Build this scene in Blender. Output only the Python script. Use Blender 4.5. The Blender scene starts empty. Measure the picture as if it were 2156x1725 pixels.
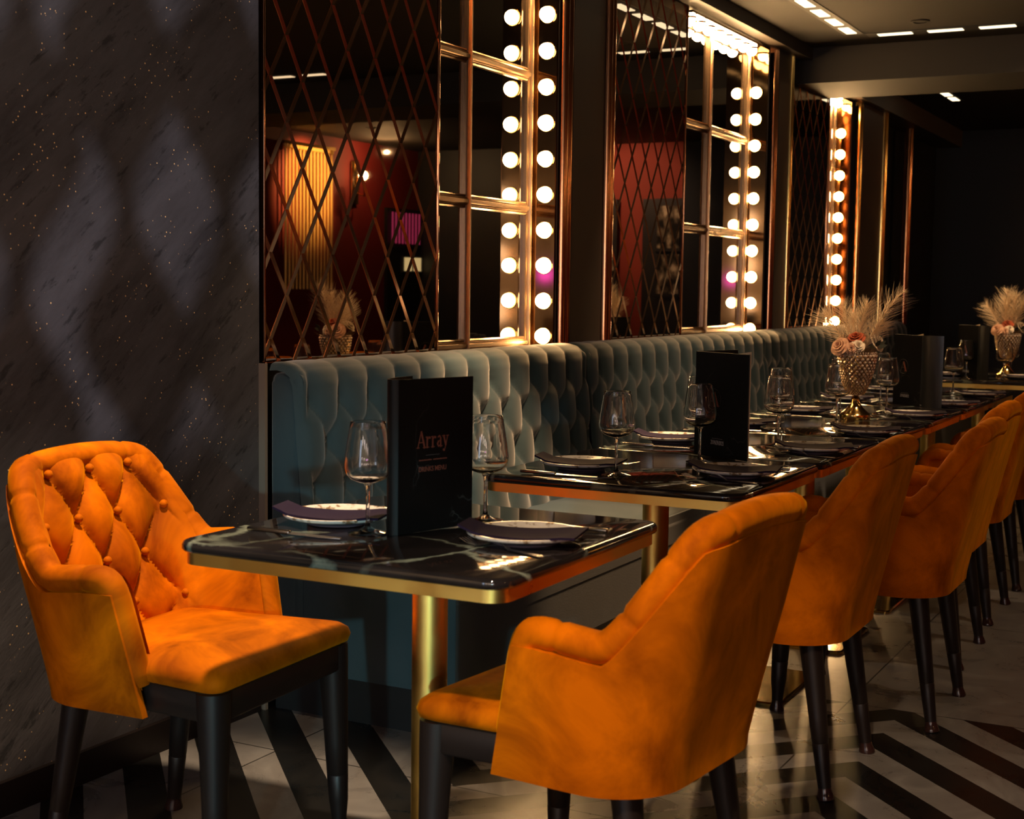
import bpy, bmesh, math, random
from mathutils import Vector, Matrix
PI = math.pi
random.seed(7)
C = bpy.context.scene.collection
SC = bpy.context.scene

# ------------------------------------------------------------------ camera
cam_d = bpy.data.cameras.new('camera'); cam = bpy.data.objects.new('camera', cam_d); C.objects.link(cam)
cam_d.sensor_width = 36.0; cam_d.sensor_fit = 'HORIZONTAL'; cam_d.lens = 2986/2156*36.0
cam_d.clip_start = 0.05; cam_d.clip_end = 100
yaw, pit, rol = math.radians(27.73), math.radians(4.93), math.radians(.753)
F = Vector((math.cos(yaw)*math.cos(pit), math.sin(yaw)*math.cos(pit), -math.sin(pit)))
R0 = F.cross(Vector((0, 0, 1))).normalized(); U0 = R0.cross(F)
Rv = R0*math.cos(rol)+U0*math.sin(rol); Uv = U0*math.cos(rol)-R0*math.sin(rol)
M = Matrix((Rv, Uv, -F)).transposed().to_4x4(); M.translation = Vector((0, 0, 1.224))
cam.matrix_world = M
cam_d.dof.use_dof = True; cam_d.dof.focus_distance = 4.0; cam_d.dof.aperture_fstop = 7.0
SC.camera = cam

# ------------------------------------------------------------------ view, world, light set-up
SC.view_settings.view_transform = 'Standard'; SC.view_settings.look = 'None'
SC.view_settings.gamma = 1.0; SC.view_settings.use_curve_mapping = False
SC.view_settings.exposure = 0.0
SC.cycles.use_denoising = True
SC.cycles.max_bounces = 9; SC.cycles.diffuse_bounces = 3; SC.cycles.glossy_bounces = 5
SC.cycles.transmission_bounces = 8; SC.cycles.transparent_max_bounces = 8
SC.cycles.sample_clamp_indirect = 4.0
SC.cycles.caustics_reflective = False; SC.cycles.caustics_refractive = False
W = bpy.data.worlds.new('world'); SC.world = W; W.use_nodes = True
W.node_tree.nodes['Background'].inputs[0].default_value = (.6, .7, 1, 1)
W.node_tree.nodes['Background'].inputs[1].default_value = 0.0

CEIL = 2.644
def spot(loc, tgt, power, col, angle=60, blend=.6, rad=.04):
    l = bpy.data.lights.new('downlight_lamp', 'SPOT'); l.energy = power; l.color = col
    l.spot_size = math.radians(angle); l.spot_blend = blend; l.shadow_soft_size = rad
    o = bpy.data.objects.new('downlight_lamp', l); C.objects.link(o)
    o.location = loc; o.rotation_euler = (Vector(tgt)-Vector(loc)).to_track_quat('-Z', 'Y').to_euler()
    return o
WARM = (1.0, .66, .36); WARM3 = (1.0, .56, .26); WARM2 = (1.0, .74, .48); COOL = (.62, .76, 1.0)
# ceiling spotlights aimed at the seats, tables and walls, several added as fill
SPOTS = [
    ((2.05, 1.84, 2.60), (2.25, 1.97, .50), 320, WARM2, 36, .6, .07),    # armchair and nearest table
    ((0.55, 0.45, 2.60), (2.20, 0.70, .50), 240, WARM2, 34, .5),    # nearest chair back
    ((2.35, -0.75, 2.60), (3.55, 0.80, .55), 13, WARM3, 46, .7),
    ((4.10, -0.75, 2.60), (4.6, 0.75, .50), 8, WARM3, 56, .8),
    ((6.00, -0.60, 2.60), (5.8, 0.90, .50), 6, WARM3, 60, .8),
    ((3.95, 1.75, 2.60), (4.25, 2.05, .45), 380, WARM, 34, .5),     # down on the banquette seat
    ((5.9, 1.30, 2.60), (6.2, 1.7, .75), 45, WARM2, 70, .8),
    ((3.05, 0.75, 2.60), (3.75, 2.35, .80), 52, (1, .74, .48), 44, .6),   # fill added on the near end of the banquette
    ((5.60, 0.90, 2.60), (6.30, 2.35, .85), 75, WARM, 56, .7),      # added fill, middle of the banquette
    ((8.10, 0.90, 2.60), (8.70, 2.35, .85), 45, WARM, 56, .7),      # more added fill, far part of the banquette
    ((4.70, -0.20, 2.60), (4.90, 0.30, 0), 32, WARM2, 60, .8),      # added to brighten the floor beside the chairs
    ((4.95, 0.85, 2.60), (5.28, 1.32, 1.10), 120, WARM, 22, .6),     # added to lift the nearer vase
    ((8.00, 0.85, 2.60), (8.43, 1.26, 1.10), 140, WARM, 22, .6),     # added to lift the far vase
    ((1.10, 0.20, 2.60), (2.1, 2.5, 1.60), 75, (1, .82, .66), 62, .8),   # general fill added on the plaster wall
    ((10.9, -2.2, 2.60), (10.95, -2.95, 2.20), 420, (1, .62, .2), 60, .6),  # gold tube curtain seen in the mirror
    ((11.9, -0.9, 2.60), (12.95, -0.5, 2.1), 60, (1, .6, .35), 70, .7),   # red end wall
    ((-0.8, 1.30, 2.60), (-0.9, 2.5, 0.6), 150, WARM2, 90, .8),    # added wash on the unseen sand wall, for the brass to reflect
    ((-2.6, 0.9, 2.60), (-3.95, 0.9, 1.3), 25, WARM2, 110, .8),   # added wash on the wall behind the camera, bouncing fill
    ((-2.6, -1.3, 2.60), (-3.95, -1.3, 1.3), 25, WARM2, 110, .8),  # second added wash on that wall
]
for s in SPOTS: spot(*s)
# cool lights added behind and to the left of the camera; no window built
def area(loc, tgt, power, col, sx, sy):
    l = bpy.data.lights.new('window_daylight', 'AREA'); l.energy = power; l.color = col
    l.shape = 'RECTANGLE'; l.size = sx; l.size_y = sy
    o = bpy.data.objects.new('window_daylight', l); C.objects.link(o)
    o.location = loc; o.rotation_euler = (Vector(tgt)-Vector(loc)).to_track_quat('-Z', 'Y').to_euler()
    return o
spot((-1.0, -2.6, 2.25), (2.35, 2.5, 2.0), 800, (.90, .88, 1.0), 24, .35, .018)   # unseen cool spot added to throw the ribbon pattern on the plaster
spot((-3.5, -1.25, 0.95), (3.2, 2.10, .42), 560, (.34, .80, .88), 9.5, .5, .06)   # unseen teal-tinted spot, added low to colour the end of the banquette
area((-3.85, 2.0, 1.3), (3, 2.1, 1.0), 24, COOL, 0.7, 1.8)  # area fill added to cool the near faces of the banquette

# ------------------------------------------------------------------ materials
def lin(c):
    return tuple(((x/255)/12.92 if x/255 <= .04045 else ((x/255+.055)/1.055)**2.4) for x in c)
MATS = {}
def mat(name, col=(.5, .5, .5), rough=.5, metal=0., **kw):
    m = bpy.data.materials.new(name); m.use_nodes = True
    b = m.node_tree.nodes['Principled BSDF']
    b.inputs['Base Color'].default_value = (*col, 1); b.inputs['Roughness'].default_value = rough
    b.inputs['Metallic'].default_value = metal
    for k, v in kw.items():
        k = k.replace('_', ' ')
        b.inputs[k].default_value = v
    MATS[name] = m
    return m
def nd(m, t, **kw):
    n = m.node_tree.nodes.new(t)
    for k, v in kw.items():
        if k in n.inputs: n.inputs[k].default_value = v
        else: setattr(n, k, v)
    return n
def lk(m, a, ao, b, bi): m.node_tree.links.new(a.outputs[ao], b.inputs[bi])
def bsdf(m): return m.node_tree.nodes['Principled BSDF']
def ramp(m, stops):
    r = nd(m, 'ShaderNodeValToRGB'); e = r.color_ramp.elements
    while len(e) < len(stops): e.new(.5)
    for el, (p, c) in zip(e, stops): el.position = p; el.color = (*c, 1) if len(c) == 3 else c
    return r
def coords(m, scale=(1, 1, 1), rot=(0, 0, 0), kind='Object'):
    tc = nd(m, 'ShaderNodeTexCoord'); mp = nd(m, 'ShaderNodeMapping')
    mp.inputs['Scale'].default_value = scale; mp.inputs['Rotation'].default_value = rot
    lk(m, tc, kind, mp, 'Vector'); return mp
def bump(m, src, out, strength=.2, dist=.01):
    b = nd(m, 'ShaderNodeBump'); b.inputs['Strength'].default_value = strength; b.inputs['Distance'].default_value = dist
    lk(m, src, out, b, 'Height'); lk(m, b, 'Normal', bsdf(m), 'Normal'); return b
def emit(name, col, s):
    m = mat(name, (0, 0, 0)); b = bsdf(m)
    b.inputs['Emission Color'].default_value = (*col, 1); b.inputs['Emission Strength'].default_value = s
    return m

def velvet(name, dark, light, sheen_col, sheen=.5, scale=5.):
    m = mat(name, light, .75); b = bsdf(m)
    mp = coords(m, (1, 1, .8))
    n = nd(m, 'ShaderNodeTexNoise'); n.inputs['Scale'].default_value = scale; n.inputs['Detail'].default_value = 5; n.inputs['Roughness'].default_value = .6
    n.inputs['Distortion'].default_value = .6
    lk(m, mp, 'Vector', n, 'Vector')
    r = ramp(m, [(.34, dark), (.66, light)]); lk(m, n, 'Fac', r, 'Fac'); lk(m, r, 'Color', b, 'Base Color')
    b.inputs['Sheen Weight'].default_value = sheen; b.inputs['Sheen Roughness'].default_value = .42
    b.inputs['Sheen Tint'].default_value = (*sheen_col, 1)
    b.inputs['Specular IOR Level'].default_value = .06
    n2 = nd(m, 'ShaderNodeTexNoise'); n2.inputs['Scale'].default_value = 240; lk(m, mp, 'Vector', n2, 'Vector')
    bump(m, n2, 'Fac', .08, .002)
    return m
ORANGE = velvet('orange_velvet', (.22, .040, .0), (.74, .170, .0), (1, .38, .0), .4, 6)
TEAL = velvet('teal_velvet', (.034, .057, .064), (.054, .075, .082), (1, .88, .80), .5, 3)

def brass(name, col, rough):
    m = mat(name, col, rough, 1.0); mp = coords(m, (3, 3, 3))
    n = nd(m, 'ShaderNodeTexNoise'); n.inputs['Scale'].default_value = 3; lk(m, mp, 'Vector', n, 'Vector')
    r = ramp(m, [(.3, (rough*.75,)*3), (.7, (rough*1.3,)*3)]); lk(m, n, 'Fac', r, 'Fac'); lk(m, r, 'Color', bsdf(m), 'Roughness')
    return m
BRASS = brass('brushed_brass', (.85, .56, .14), .36)
BRASS_D = brass('dark_brass', (.42, .27, .07), .12)
GOLD = mat('polished_gold', (.95, .62, .22), .12, 1.0)
COPPER = mat('copper_trim', (.55, .25, .12), .14, 1.0)
BRONZE = mat('bronze_moulding', (.30, .19, .11), .24, .85)
WOOD = mat('dark_wood', (.012, .0075, .0065), .42, Specular_IOR_Level=.35)
PLASTIC = mat('glossy_foot', (.035, .015, .012), .12)
MIRROR = mat('smoked_mirror', (.42, .36, .32), .012, 1.0)
BEVEL = mat('copper_bevel_mirror', (.95, .60, .40), .16, 1.0)
VMIRROR = mat('dark_mirror', (.36, .36, .38), .01, 1.0)
AMBER = mat('amber_mirror', (.20, .115, .05), .06, 1.0)
PILLAR = mat('brown_pillar_paint', (.065, .048, .036), .55)
STEEL = mat('steel', (.82, .78, .74), .26, 1.0)
DSTEEL = mat('dark_steel', (.25, .22, .19), .22, 1.0)
BLACK = mat('black_paint', (.008, .007, .007), .5)
DARKW = mat('dark_wall_paint', (.010, .009, .008), .6)
CEILM = mat('ceiling_paint', (.014, .0098, .0066), .7)
REDW = mat('red_wall_paint', (.13, .004, .003), .7)
REDE = mat('brick_red_paint', (.36, .045, .022), .7)
NAPKIN = mat('purple_napkin', (.014, .008, .024), .9, Specular_IOR_Level=.1)
BULB = emit('bulb_glow', (1.0, .60, .25), 170.0)
SCONCE = emit('sconce_bulb_glow', (1.0, .62, .25), 60.0)
PANEL = emit('ceiling_panel_glow', (1.0, .80, .50), 2.4)
GLASS = mat('clear_glass', (1, 1, 1), .0, 0., Transmission_Weight=1.0, IOR=1.47)
GLASS.node_tree.nodes['Principled BSDF'].inputs['Specular IOR Level'].default_value = .5
CREAM = mat('cream_paper', (.75, .55, .34), .6)
LETTER = mat('copper_foil_lettering', (.30, .095, .06), .5, .3)
LETTERW = mat('pale_lettering', (.55, .52, .52), .5)
PINK = emit('pink_strip_glow', (1.0, .08, .25), .5)
SHADE = emit('lit_shelf_glow', (1.0, .78, .35), 1.1)

# ceramic plate, speckled cream
PLATE = mat('speckled_cream_ceramic', (.60, .55, .48), .18)
mp = coords(PLATE); n = nd(PLATE, 'ShaderNodeTexNoise'); n.inputs['Scale'].default_value = 60; n.inputs['Detail'].default_value = 6
lk(PLATE, mp, 'Vector', n, 'Vector'); r = ramp(PLATE, [(.36, (.20, .13, .07)), (.46, (.62, .56, .50)), (1, (.70, .65, .60))])
lk(PLATE, n, 'Fac', r, 'Fac'); lk(PLATE, r, 'Color', bsdf(PLATE), 'Base Color')
PLATE_U = mat('plum_glazed_foot', (.16, .12, .15), .3)

# marble: near-black with sparse pale green and brown veins
def marble(name, base, base2, vein, scale, thin, mask_lo, rough, spec=.6):
    m = mat(name, base, rough); b = bsdf(m); b.inputs['Specular IOR Level'].default_value = spec
    mp = coords(m, (1, 1, 1))
    wn = nd(m, 'ShaderNodeTexNoise'); wn.inputs['Scale'].default_value = scale*.9; wn.inputs['Detail'].default_value = 6
    lk(m, mp, 'Vector', wn, 'Vector')
    mix = nd(m, 'ShaderNodeMixRGB'); mix.blend_type = 'ADD'; mix.inputs['Fac'].default_value = .28
    lk(m, mp, 'Vector', mix, 'Color1'); lk(m, wn, 'Color', mix, 'Color2')
    vo = nd(m, 'ShaderNodeTexVoronoi'); vo.feature = 'DISTANCE_TO_EDGE'; vo.inputs['Scale'].default_value = scale
    lk(m, mix, 'Color', vo, 'Vector')
    r = ramp(m, [(0, (1, 1, 1)), (thin*.35, (.7, .7, .7)), (thin, (0, 0, 0))]); lk(m, vo, 'Distance', r, 'Fac')
    mk = nd(m, 'ShaderNodeTexNoise'); mk.inputs['Scale'].default_value = scale*.75; mk.inputs['Detail'].default_value = 3
    lk(m, mp, 'Vector', mk, 'Vector'); mr = ramp(m, [(mask_lo, (0, 0, 0)), (mask_lo+.14, (1, 1, 1))]); lk(m, mk, 'Fac', mr, 'Fac')
    mul = nd(m, 'ShaderNodeMixRGB'); mul.blend_type = 'MULTIPLY'; mul.inputs['Fac'].default_value = 1
    lk(m, r, 'Color', mul, 'Color1'); lk(m, mr, 'Color', mul, 'Color2')
    bn = nd(m, 'ShaderNodeTexNoise'); bn.inputs['Scale'].default_value = 9; bn.inputs['Detail'].default_value = 8; lk(m, mp, 'Vector', bn, 'Vector')
    br = ramp(m, [(.35, base), (.7, base2)]); lk(m, bn, 'Fac', br, 'Fac')
    fin = nd(m, 'ShaderNodeMixRGB'); lk(m, mul, 'Color', fin, 'Fac'); lk(m, br, 'Color', fin, 'Color1'); fin.inputs['Color2'].default_value = (*vein, 1)
    lk(m, fin, 'Color', b, 'Base Color')
    return m
MARBLE = marble('black_marble', (.010, .008, .008), (.022, .017, .017), (.30, .34, .27), 3.6, .030, .47, .055, .7)
MENU = marble('menu_marble_print', (.004, .004, .004), (.006, .006, .006), (.08, .08, .075), 7.0, .014, .50, .5, .15)

# textured plaster wall with gold flecks
PLASTER = mat('grey_glitter_plaster', (.06, .055, .06), .75); m = PLASTER; b = bsdf(m)
mp = coords(m, (1, 1, 1), (0, math.radians(40), 0))
st = nd(m, 'ShaderNodeMapping'); st.inputs['Scale'].default_value = (1.2, 1, 5.0); lk(m, mp, 'Vector', st, 'Vector')
n1 = nd(m, 'ShaderNodeTexNoise'); n1.inputs['Scale'].default_value = 2.2; n1.inputs['Detail'].default_value = 12; n1.inputs['Roughness'].default_value = .68
lk(m, st, 'Vector', n1, 'Vector')
r1 = ramp(m, [(.34, (.030, .026, .027)), (.48, (.052, .046, .048)), (.66, (.072, .065, .068))]); lk(m, n1, 'Fac', r1, 'Fac')
n1b = nd(m, 'ShaderNodeTexNoise'); n1b.inputs['Scale'].default_value = 7; n1b.inputs['Detail'].default_value = 14; n1b.inputs['Roughness'].default_value = .75
lk(m, st, 'Vector', n1b, 'Vector')
r1b = ramp(m, [(.385, (.22, .22, .22)), (.435, (1, 1, 1))]); lk(m, n1b, 'Fac', r1b, 'Fac')
mx = nd(m, 'ShaderNodeMixRGB'); mx.blend_type = 'MULTIPLY'; mx.inputs['Fac'].default_value = .85
lk(m, r1, 'Color', mx, 'Color1'); lk(m, r1b, 'Color', mx, 'Color2')
vo = nd(m, 'ShaderNodeTexVoronoi'); vo.inputs['Scale'].default_value = 95; lk(m, mp, 'Vector', vo, 'Vector')
rv = ramp(m, [(.0, (1, 1, 1)), (.17, (1, 1, 1)), (.20, (0, 0, 0))]); lk(m, vo, 'Distance', rv, 'Fac')
sp = nd(m, 'ShaderNodeSeparateColor'); lk(m, vo, 'Color', sp, 'Color')
rs = ramp(m, [(.76, (0, 0, 0)), (.80, (1, 1, 1))]); lk(m, sp, 'Red', rs, 'Fac')
nb = nd(m, 'ShaderNodeTexNoise'); nb.inputs['Scale'].default_value = 3.5; lk(m, st, 'Vector', nb, 'Vector')
rb = ramp(m, [(.46, (0, 0, 0)), (.56, (1, 1, 1))]); lk(m, nb, 'Fac', rb, 'Fac')
mm = nd(m, 'ShaderNodeMixRGB'); mm.blend_type = 'MULTIPLY'; mm.inputs['Fac'].default_value = 1; lk(m, rv, 'Color', mm, 'Color1'); lk(m, rs, 'Color', mm, 'Color2')
mm2 = nd(m, 'ShaderNodeMixRGB'); mm2.blend_type = 'MULTIPLY'; mm2.inputs['Fac'].default_value = 1; lk(m, mm, 'Color', mm2, 'Color1'); lk(m, rb, 'Color', mm2, 'Color2')
fin = nd(m, 'ShaderNodeMixRGB'); lk(m, mm2, 'Color', fin, 'Fac'); lk(m, mx, 'Color', fin, 'Color1'); fin.inputs['Color2'].default_value = (1.0, .62, .25, 1)
lk(m, fin, 'Color', b, 'Base Color')
bump(m, n1b, 'Fac', .5, .006)

# floor: zigzag black and grey stone stripes up to x = 4.14, plain grey stone beyond
FLOOR = mat('striped_stone_floor', (.2, .19, .18), .2); m = FLOOR; b = bsdf(m)
tc = nd(m, 'ShaderNodeTexCoord'); sx = nd(m, 'ShaderNodeSeparateXYZ'); lk(m, tc, 'Object', sx, 'Vector')
def math_(op, a=None, ao=0, v1=None, b2=None, bo=0, v2=None):
    n = nd(m, 'ShaderNodeMath'); n.operation = op
    if a is not None: m.node_tree.links.new(a.outputs[ao], n.inputs[0])
    elif v1 is not None: n.inputs[0].default_value = v1
    if b2 is not None: m.node_tree.links.new(b2.outputs[bo], n.inputs[1])
    elif v2 is not None: n.inputs[1].default_value = v2
    return n
HP = .825
t = math_('ADD', sx, 1, v2=-.87+HP+20*HP*2)
t = math_('MODULO', t, v2=2*HP); t = math_('SUBTRACT', t, v2=HP); t = math_('ABSOLUTE', t)
u = math_('ADD', sx, 0, b2=t); u0 = math_('ADD', u, v2=-3.22+.2733*40)
ph = math_('MODULO', u0, v2=.2733); dark = math_('LESS_THAN', ph, v2=.1367)
inx = math_('LESS_THAN', sx, 0, v2=4.14); dk = math_('MULTIPLY', dark, b2=inx)
mpf = nd(m, 'ShaderNodeMapping'); lk(m, tc, 'Object', mpf, 'Vector')
nf = nd(m, 'ShaderNodeTexNoise'); nf.inputs['Scale'].default_value = 5; nf.inputs['Detail'].default_value = 9; nf.inputs['Roughness'].default_value = .65; nf.inputs['Distortion'].default_value = 1.0
lk(m, mpf, 'Vector', nf, 'Vector')
rg = ramp(m, [(.3, (.155, .140, .130)), (.55, (.235, .215, .200)), (.75, (.33, .31, .29))]); lk(m, nf, 'Fac', rg, 'Fac')
rk = ramp(m, [(.3, (.006, .006, .006)), (.72, (.014, .013, .012)), (.76, (.06, .055, .05))]); lk(m, nf, 'Fac', rk, 'Fac')
mixf = nd(m, 'ShaderNodeMixRGB'); lk(m, dk, 0, mixf, 'Fac'); lk(m, rg, 'Color', mixf, 'Color1'); lk(m, rk, 'Color', mixf, 'Color2')
# fine joints between the stones
def joint(axis, period, off, w):
    a = math_('ADD', sx, axis, v2=-off+period*30); a = math_('MODULO', a, v2=period); return math_('LESS_THAN', a, v2=w)
j1 = joint(1, 1.2, 1.03, .005); j2 = joint(0, 1.2, 4.14, .005); jj = math_('MAXIMUM', j1, b2=j2); js = math_('MULTIPLY', jj, v2=.85)
mixj = nd(m, 'ShaderNodeMixRGB'); lk(m, js, 0, mixj, 'Fac'); lk(m, mixf, 'Color', mixj, 'Color1'); mixj.inputs['Color2'].default_value = (.01, .009, .008, 1)
lk(m, mixj, 'Color', b, 'Base Color')
rr = ramp(m, [(.3, (.24,)*3), (.7, (.36,)*3)]); lk(m, nf, 'Fac', rr, 'Fac'); lk(m, rr, 'Color', b, 'Roughness')

FEATHER = mat('cream_feather', (.75, .56, .34), .8); FEATHER.node_tree.nodes['Principled BSDF'].inputs['Transmission Weight'].default_value = 0
ROSE_P = mat('peach_rose', (.72, .40, .24), .7); ROSE_C = mat('cream_rose', (.72, .58, .42), .7)
ROSE_O = mat('rust_rose', (.42, .07, .015), .7); LEAF = mat('dark_leaf', (.035, .035, .012), .6)
DRIED = mat('dried_brown_flower', (.20, .11, .045), .85)
BEAD = mat('champagne_crystal_bead', (1.0, .78, .60), .09, .6)

# ------------------------------------------------------------------ mesh helpers
class MB:
    def __init__(s): s.v = []; s.f = []; s.mi = []
    def add(s, vs, fs, mi=0):
        o = len(s.v); s.v += [tuple(v) for v in vs]; s.f += [tuple(o+i for i in f) for f in fs]; s.mi += [mi]*len(fs); return s
    def box(s, x0, x1, y0, y1, z0, z1, bev=0., seg=2, mi=0, xf=None):
        bm = bmesh.new(); bmesh.ops.create_cube(bm, size=1)
        for v in bm.verts: v.co = Vector((x0+(v.co.x+.5)*(x1-x0), y0+(v.co.y+.5)*(y1-y0), z0+(v.co.z+.5)*(z1-z0)))
        if bev: bmesh.ops.bevel(bm, geom=bm.edges[:], offset=bev, segments=seg, affect='EDGES', profile=.5)
        if xf: bm.transform(xf)
        s.bm(bm, mi); return s
    def bm(s, bm, mi=0):
        bm.verts.index_update(); s.add([v.co for v in bm.verts], [[v.index for v in f.verts] for f in bm.faces], mi); bm.free()
    def lathe(s, prof, n=24, c=(0, 0, 0), mi=0, cap=True):
        vs = []; fs = []
        for (r, z) in prof:
            for k in range(n):
                a = 2*PI*k/n; vs.append((c[0]+r*math.cos(a), c[1]+r*math.sin(a), c[2]+z))
        for i in range(len(prof)-1):
            for k in range(n):
                k2 = (k+1) % n; fs.append((i*n+k, i*n+k2, (i+1)*n+k2, (i+1)*n+k))
        if cap:
            if prof[0][0] > 1e-6: fs.append(tuple(reversed(range(n))))
            if prof[-1][0] > 1e-6: fs.append(tuple((len(prof)-1)*n+k for k in range(n)))
        s.add(vs, fs, mi); return s
    def tube(s, pts, rad, n=10, mi=0, up=None, cap=True, sq=1.0, close=False):
        pts = [Vector(p) for p in pts]; m_ = len(pts)
        if not hasattr(rad, '__len__'): rad = [rad]*m_
        vs = []; fs = []; last = up or Vector((0, 0, 1))
        for i, p in enumerate(pts):
            t = (pts[min(i+1, m_-1)]-pts[max(i-1, 0)]).normalized()
            a = last-t*last.dot(t)
            if a.length < 1e-4: a = Vector((1, 0, 0))-t*t.x
            a.normalize(); last = a; bb = t.cross(a)
            for k in range(n):
                w = 2*PI*k/n; vs.append(p+(a*math.cos(w)*sq+bb*math.sin(w))*rad[i])
        for i in range(m_-1):
            for k in range(n):
                k2 = (k+1) % n; fs.append((i*n+k, i*n+k2, (i+1)*n+k2, (i+1)*n+k))
        if cap: fs.append(tuple(reversed(range(n)))); fs.append(tuple((m_-1)*n+k for k in range(n)))
        s.add(vs, fs, mi); return s
    def sphere(s, c, r, n=12, m_=8, mi=0, sz=1.0):
        return s.lathe([(max(r*math.sin(PI*i/m_), 1e-5), -r*sz*math.cos(PI*i/m_)) for i in range(m_+1)], n, c, mi, cap=False)
    def grid(s, fn, nu, nv, mi=0, flip=False):
        vs = [fn(i/nu, j/nv) for i in range(nu+1) for j in range(nv+1)]
        fs = []
        for i in range(nu):
            for j in range(nv):
                a = i*(nv+1)+j; q = (a, a+1, a+nv+2, a+nv+1); fs.append(q[::-1] if flip else q)
        s.add(vs, fs, mi); return s
    def build(s, name, mats, parent=None, smooth=40, loc=None):
        me = bpy.data.meshes.new(name); me.from_pydata(s.v, [], s.f); me.validate(clean_customdata=False)
        if not isinstance(mats, (list, tuple)): mats = [mats]
        for m_ in mats: me.materials.append(m_)
        if len(mats) > 1 and len(me.polygons) == len(s.mi): me.polygons.foreach_set('material_index', s.mi)
        if smooth:
            me.polygons.foreach_set('use_smooth', [True]*len(me.polygons)); me.set_sharp_from_angle(angle=math.radians(smooth))
        me.update(); o = bpy.data.objects.new(name, me); C.objects.link(o)
        if parent: o.parent = parent
        if loc: o.location = loc
        return o
def weld(o, d=1e-5):
    bm = bmesh.new(); bm.from_mesh(o.data); bmesh.ops.remove_doubles(bm, verts=bm.verts[:], dist=d)
    bmesh.ops.recalc_face_normals(bm, faces=bm.faces[:]); bm.to_mesh(o.data); bm.free(); return o
def thing(name, label, cat, loc=(0, 0, 0), rz=0, group=None):
    o = bpy.data.objects.new(name, None); C.objects.link(o); o.empty_display_size = .1
    o.location = loc; o.rotation_euler = (0, 0, rz); return tag(o, label, cat, group)
def tag(o, label, cat, group=None):
    o['label'] = label; o['category'] = cat
    if group: o['group'] = group
    return o
def struct(o, label=None):
    o['kind'] = 'structure'
    if label: o['label'] = label; o['category'] = 'structure'
    return o
def dup(root, loc=None, rz=None, label=None, group=None):
    r = root.copy(); C.objects.link(r)
    if loc is not None: r.location = loc
    if rz is not None: r.rotation_euler = (0, 0, rz)
    if label: r['label'] = label
    if group: r['group'] = group
    def rec(o, p):
        for ch in list(o.children):
            if ch.parent != o: continue
            c = ch.copy(); C.objects.link(c); c.parent = p; rec(ch, c)
    rec(root, r)
    return r
def mod_bevel(o, w, seg=2):
    b = o.modifiers.new('bevel', 'BEVEL'); b.width = w; b.segments = seg; b.limit_method = 'ANGLE'; return o

# ------------------------------------------------------------------ room shell
XE = 13.0   # end wall
def sbox(name, x0, x1, y0, y1, z0, z1, mt, label=None, cat='structure', bev=0):
    o = MB().box(x0, x1, y0, y1, z0, z1, bev).build(name, mt, smooth=0); struct(o)
    if label: o['label'] = label; o['category'] = cat
    return o
sbox('floor', -4, XE, -3.0, 2.75, -.1, 0, FLOOR, 'zigzag black and grey stone floor turning plain grey further in', 'floor')
sbox('ceiling', -4, XE, -3.0, 2.75, CEIL, CEIL+.1, CEILM, 'dark brown painted ceiling over the dining room', 'ceiling')
sbox('wall_left_sand', -4, 1.4, 2.50, 2.75, 0, CEIL, mat('sand_wall_paint', (.62, .48, .30), .7), 'sand-coloured lit wall to the left of the photo', 'wall')  # out of view, pale so the brass edges mirror something warm
sbox('wall_left', 1.4, 3.215, 2.50, 2.75, 0, CEIL, PLASTER, 'charcoal textured plaster wall with gold glitter flecks', 'wall')
sbox('baseboard_left', -4, 3.2, 2.485, 2.50, 0, .08, WOOD, 'dark skirting board under the glitter plaster wall', 'skirting board')
sbox('wall_back', 3.215, XE, 2.62, 2.75, 0, CEIL, BLACK, 'black wall behind the mirrors and banquette', 'wall')
sbox('wall_right', -4, XE, -3.1, -3.0, 0, CEIL, REDW, 'deep red wall across the room seen in the mirrors', 'wall')
sbox('wall_end', XE, XE+.1, 1.0, 2.75, 0, CEIL, DARKW, 'near-black end wall beyond the last tables', 'wall')
sbox('wall_end_red', XE, XE+.1, -.85, .1, 0, CEIL, REDE, 'red end wall seen only in the mirrors', 'wall')
sbox('wall_end_niche', XE, XE+.1, .1, 1.0, 0, CEIL, DARKW, 'dark stretch of end wall beside the red one', 'wall')
sbox('wall_end_corner', XE, XE+.1, -3.0, -.85, 0, CEIL, BLACK, 'black corner of the end wall', 'wall')
sbox('wall_near', -4.1, -4, -3.0, 2.75, 0, CEIL, mat('sand_wall_paint', (.62, .48, .30), .7), 'sand-coloured lit wall behind the photographer', 'wall')
sbox('trim_1', 3.212, 3.224, 2.478, 2.505, 0, 1.0, mat('taupe_trim', (.20, .15, .11), .5), 'narrow taupe trim strip beside the end of the banquette', 'trim')
# soffit over the mirrors, dropped beam
sbox('trim_2', 3.215, 8.3, 2.40, 2.62, 2.575, CEIL, PILLAR, 'brown soffit running above the wall mirrors', 'soffit')
sbox('trim_3', 8.3, 9.0, -3.0, 2.62, 2.44, CEIL, CEILM, 'dropped brown ceiling beam crossing the room', 'beam')
sbox('trim_4', 9.0, XE, 2.40, 2.62, 2.50, CEIL, PILLAR, 'brown soffit beyond the dropped beam', 'soffit')
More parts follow.
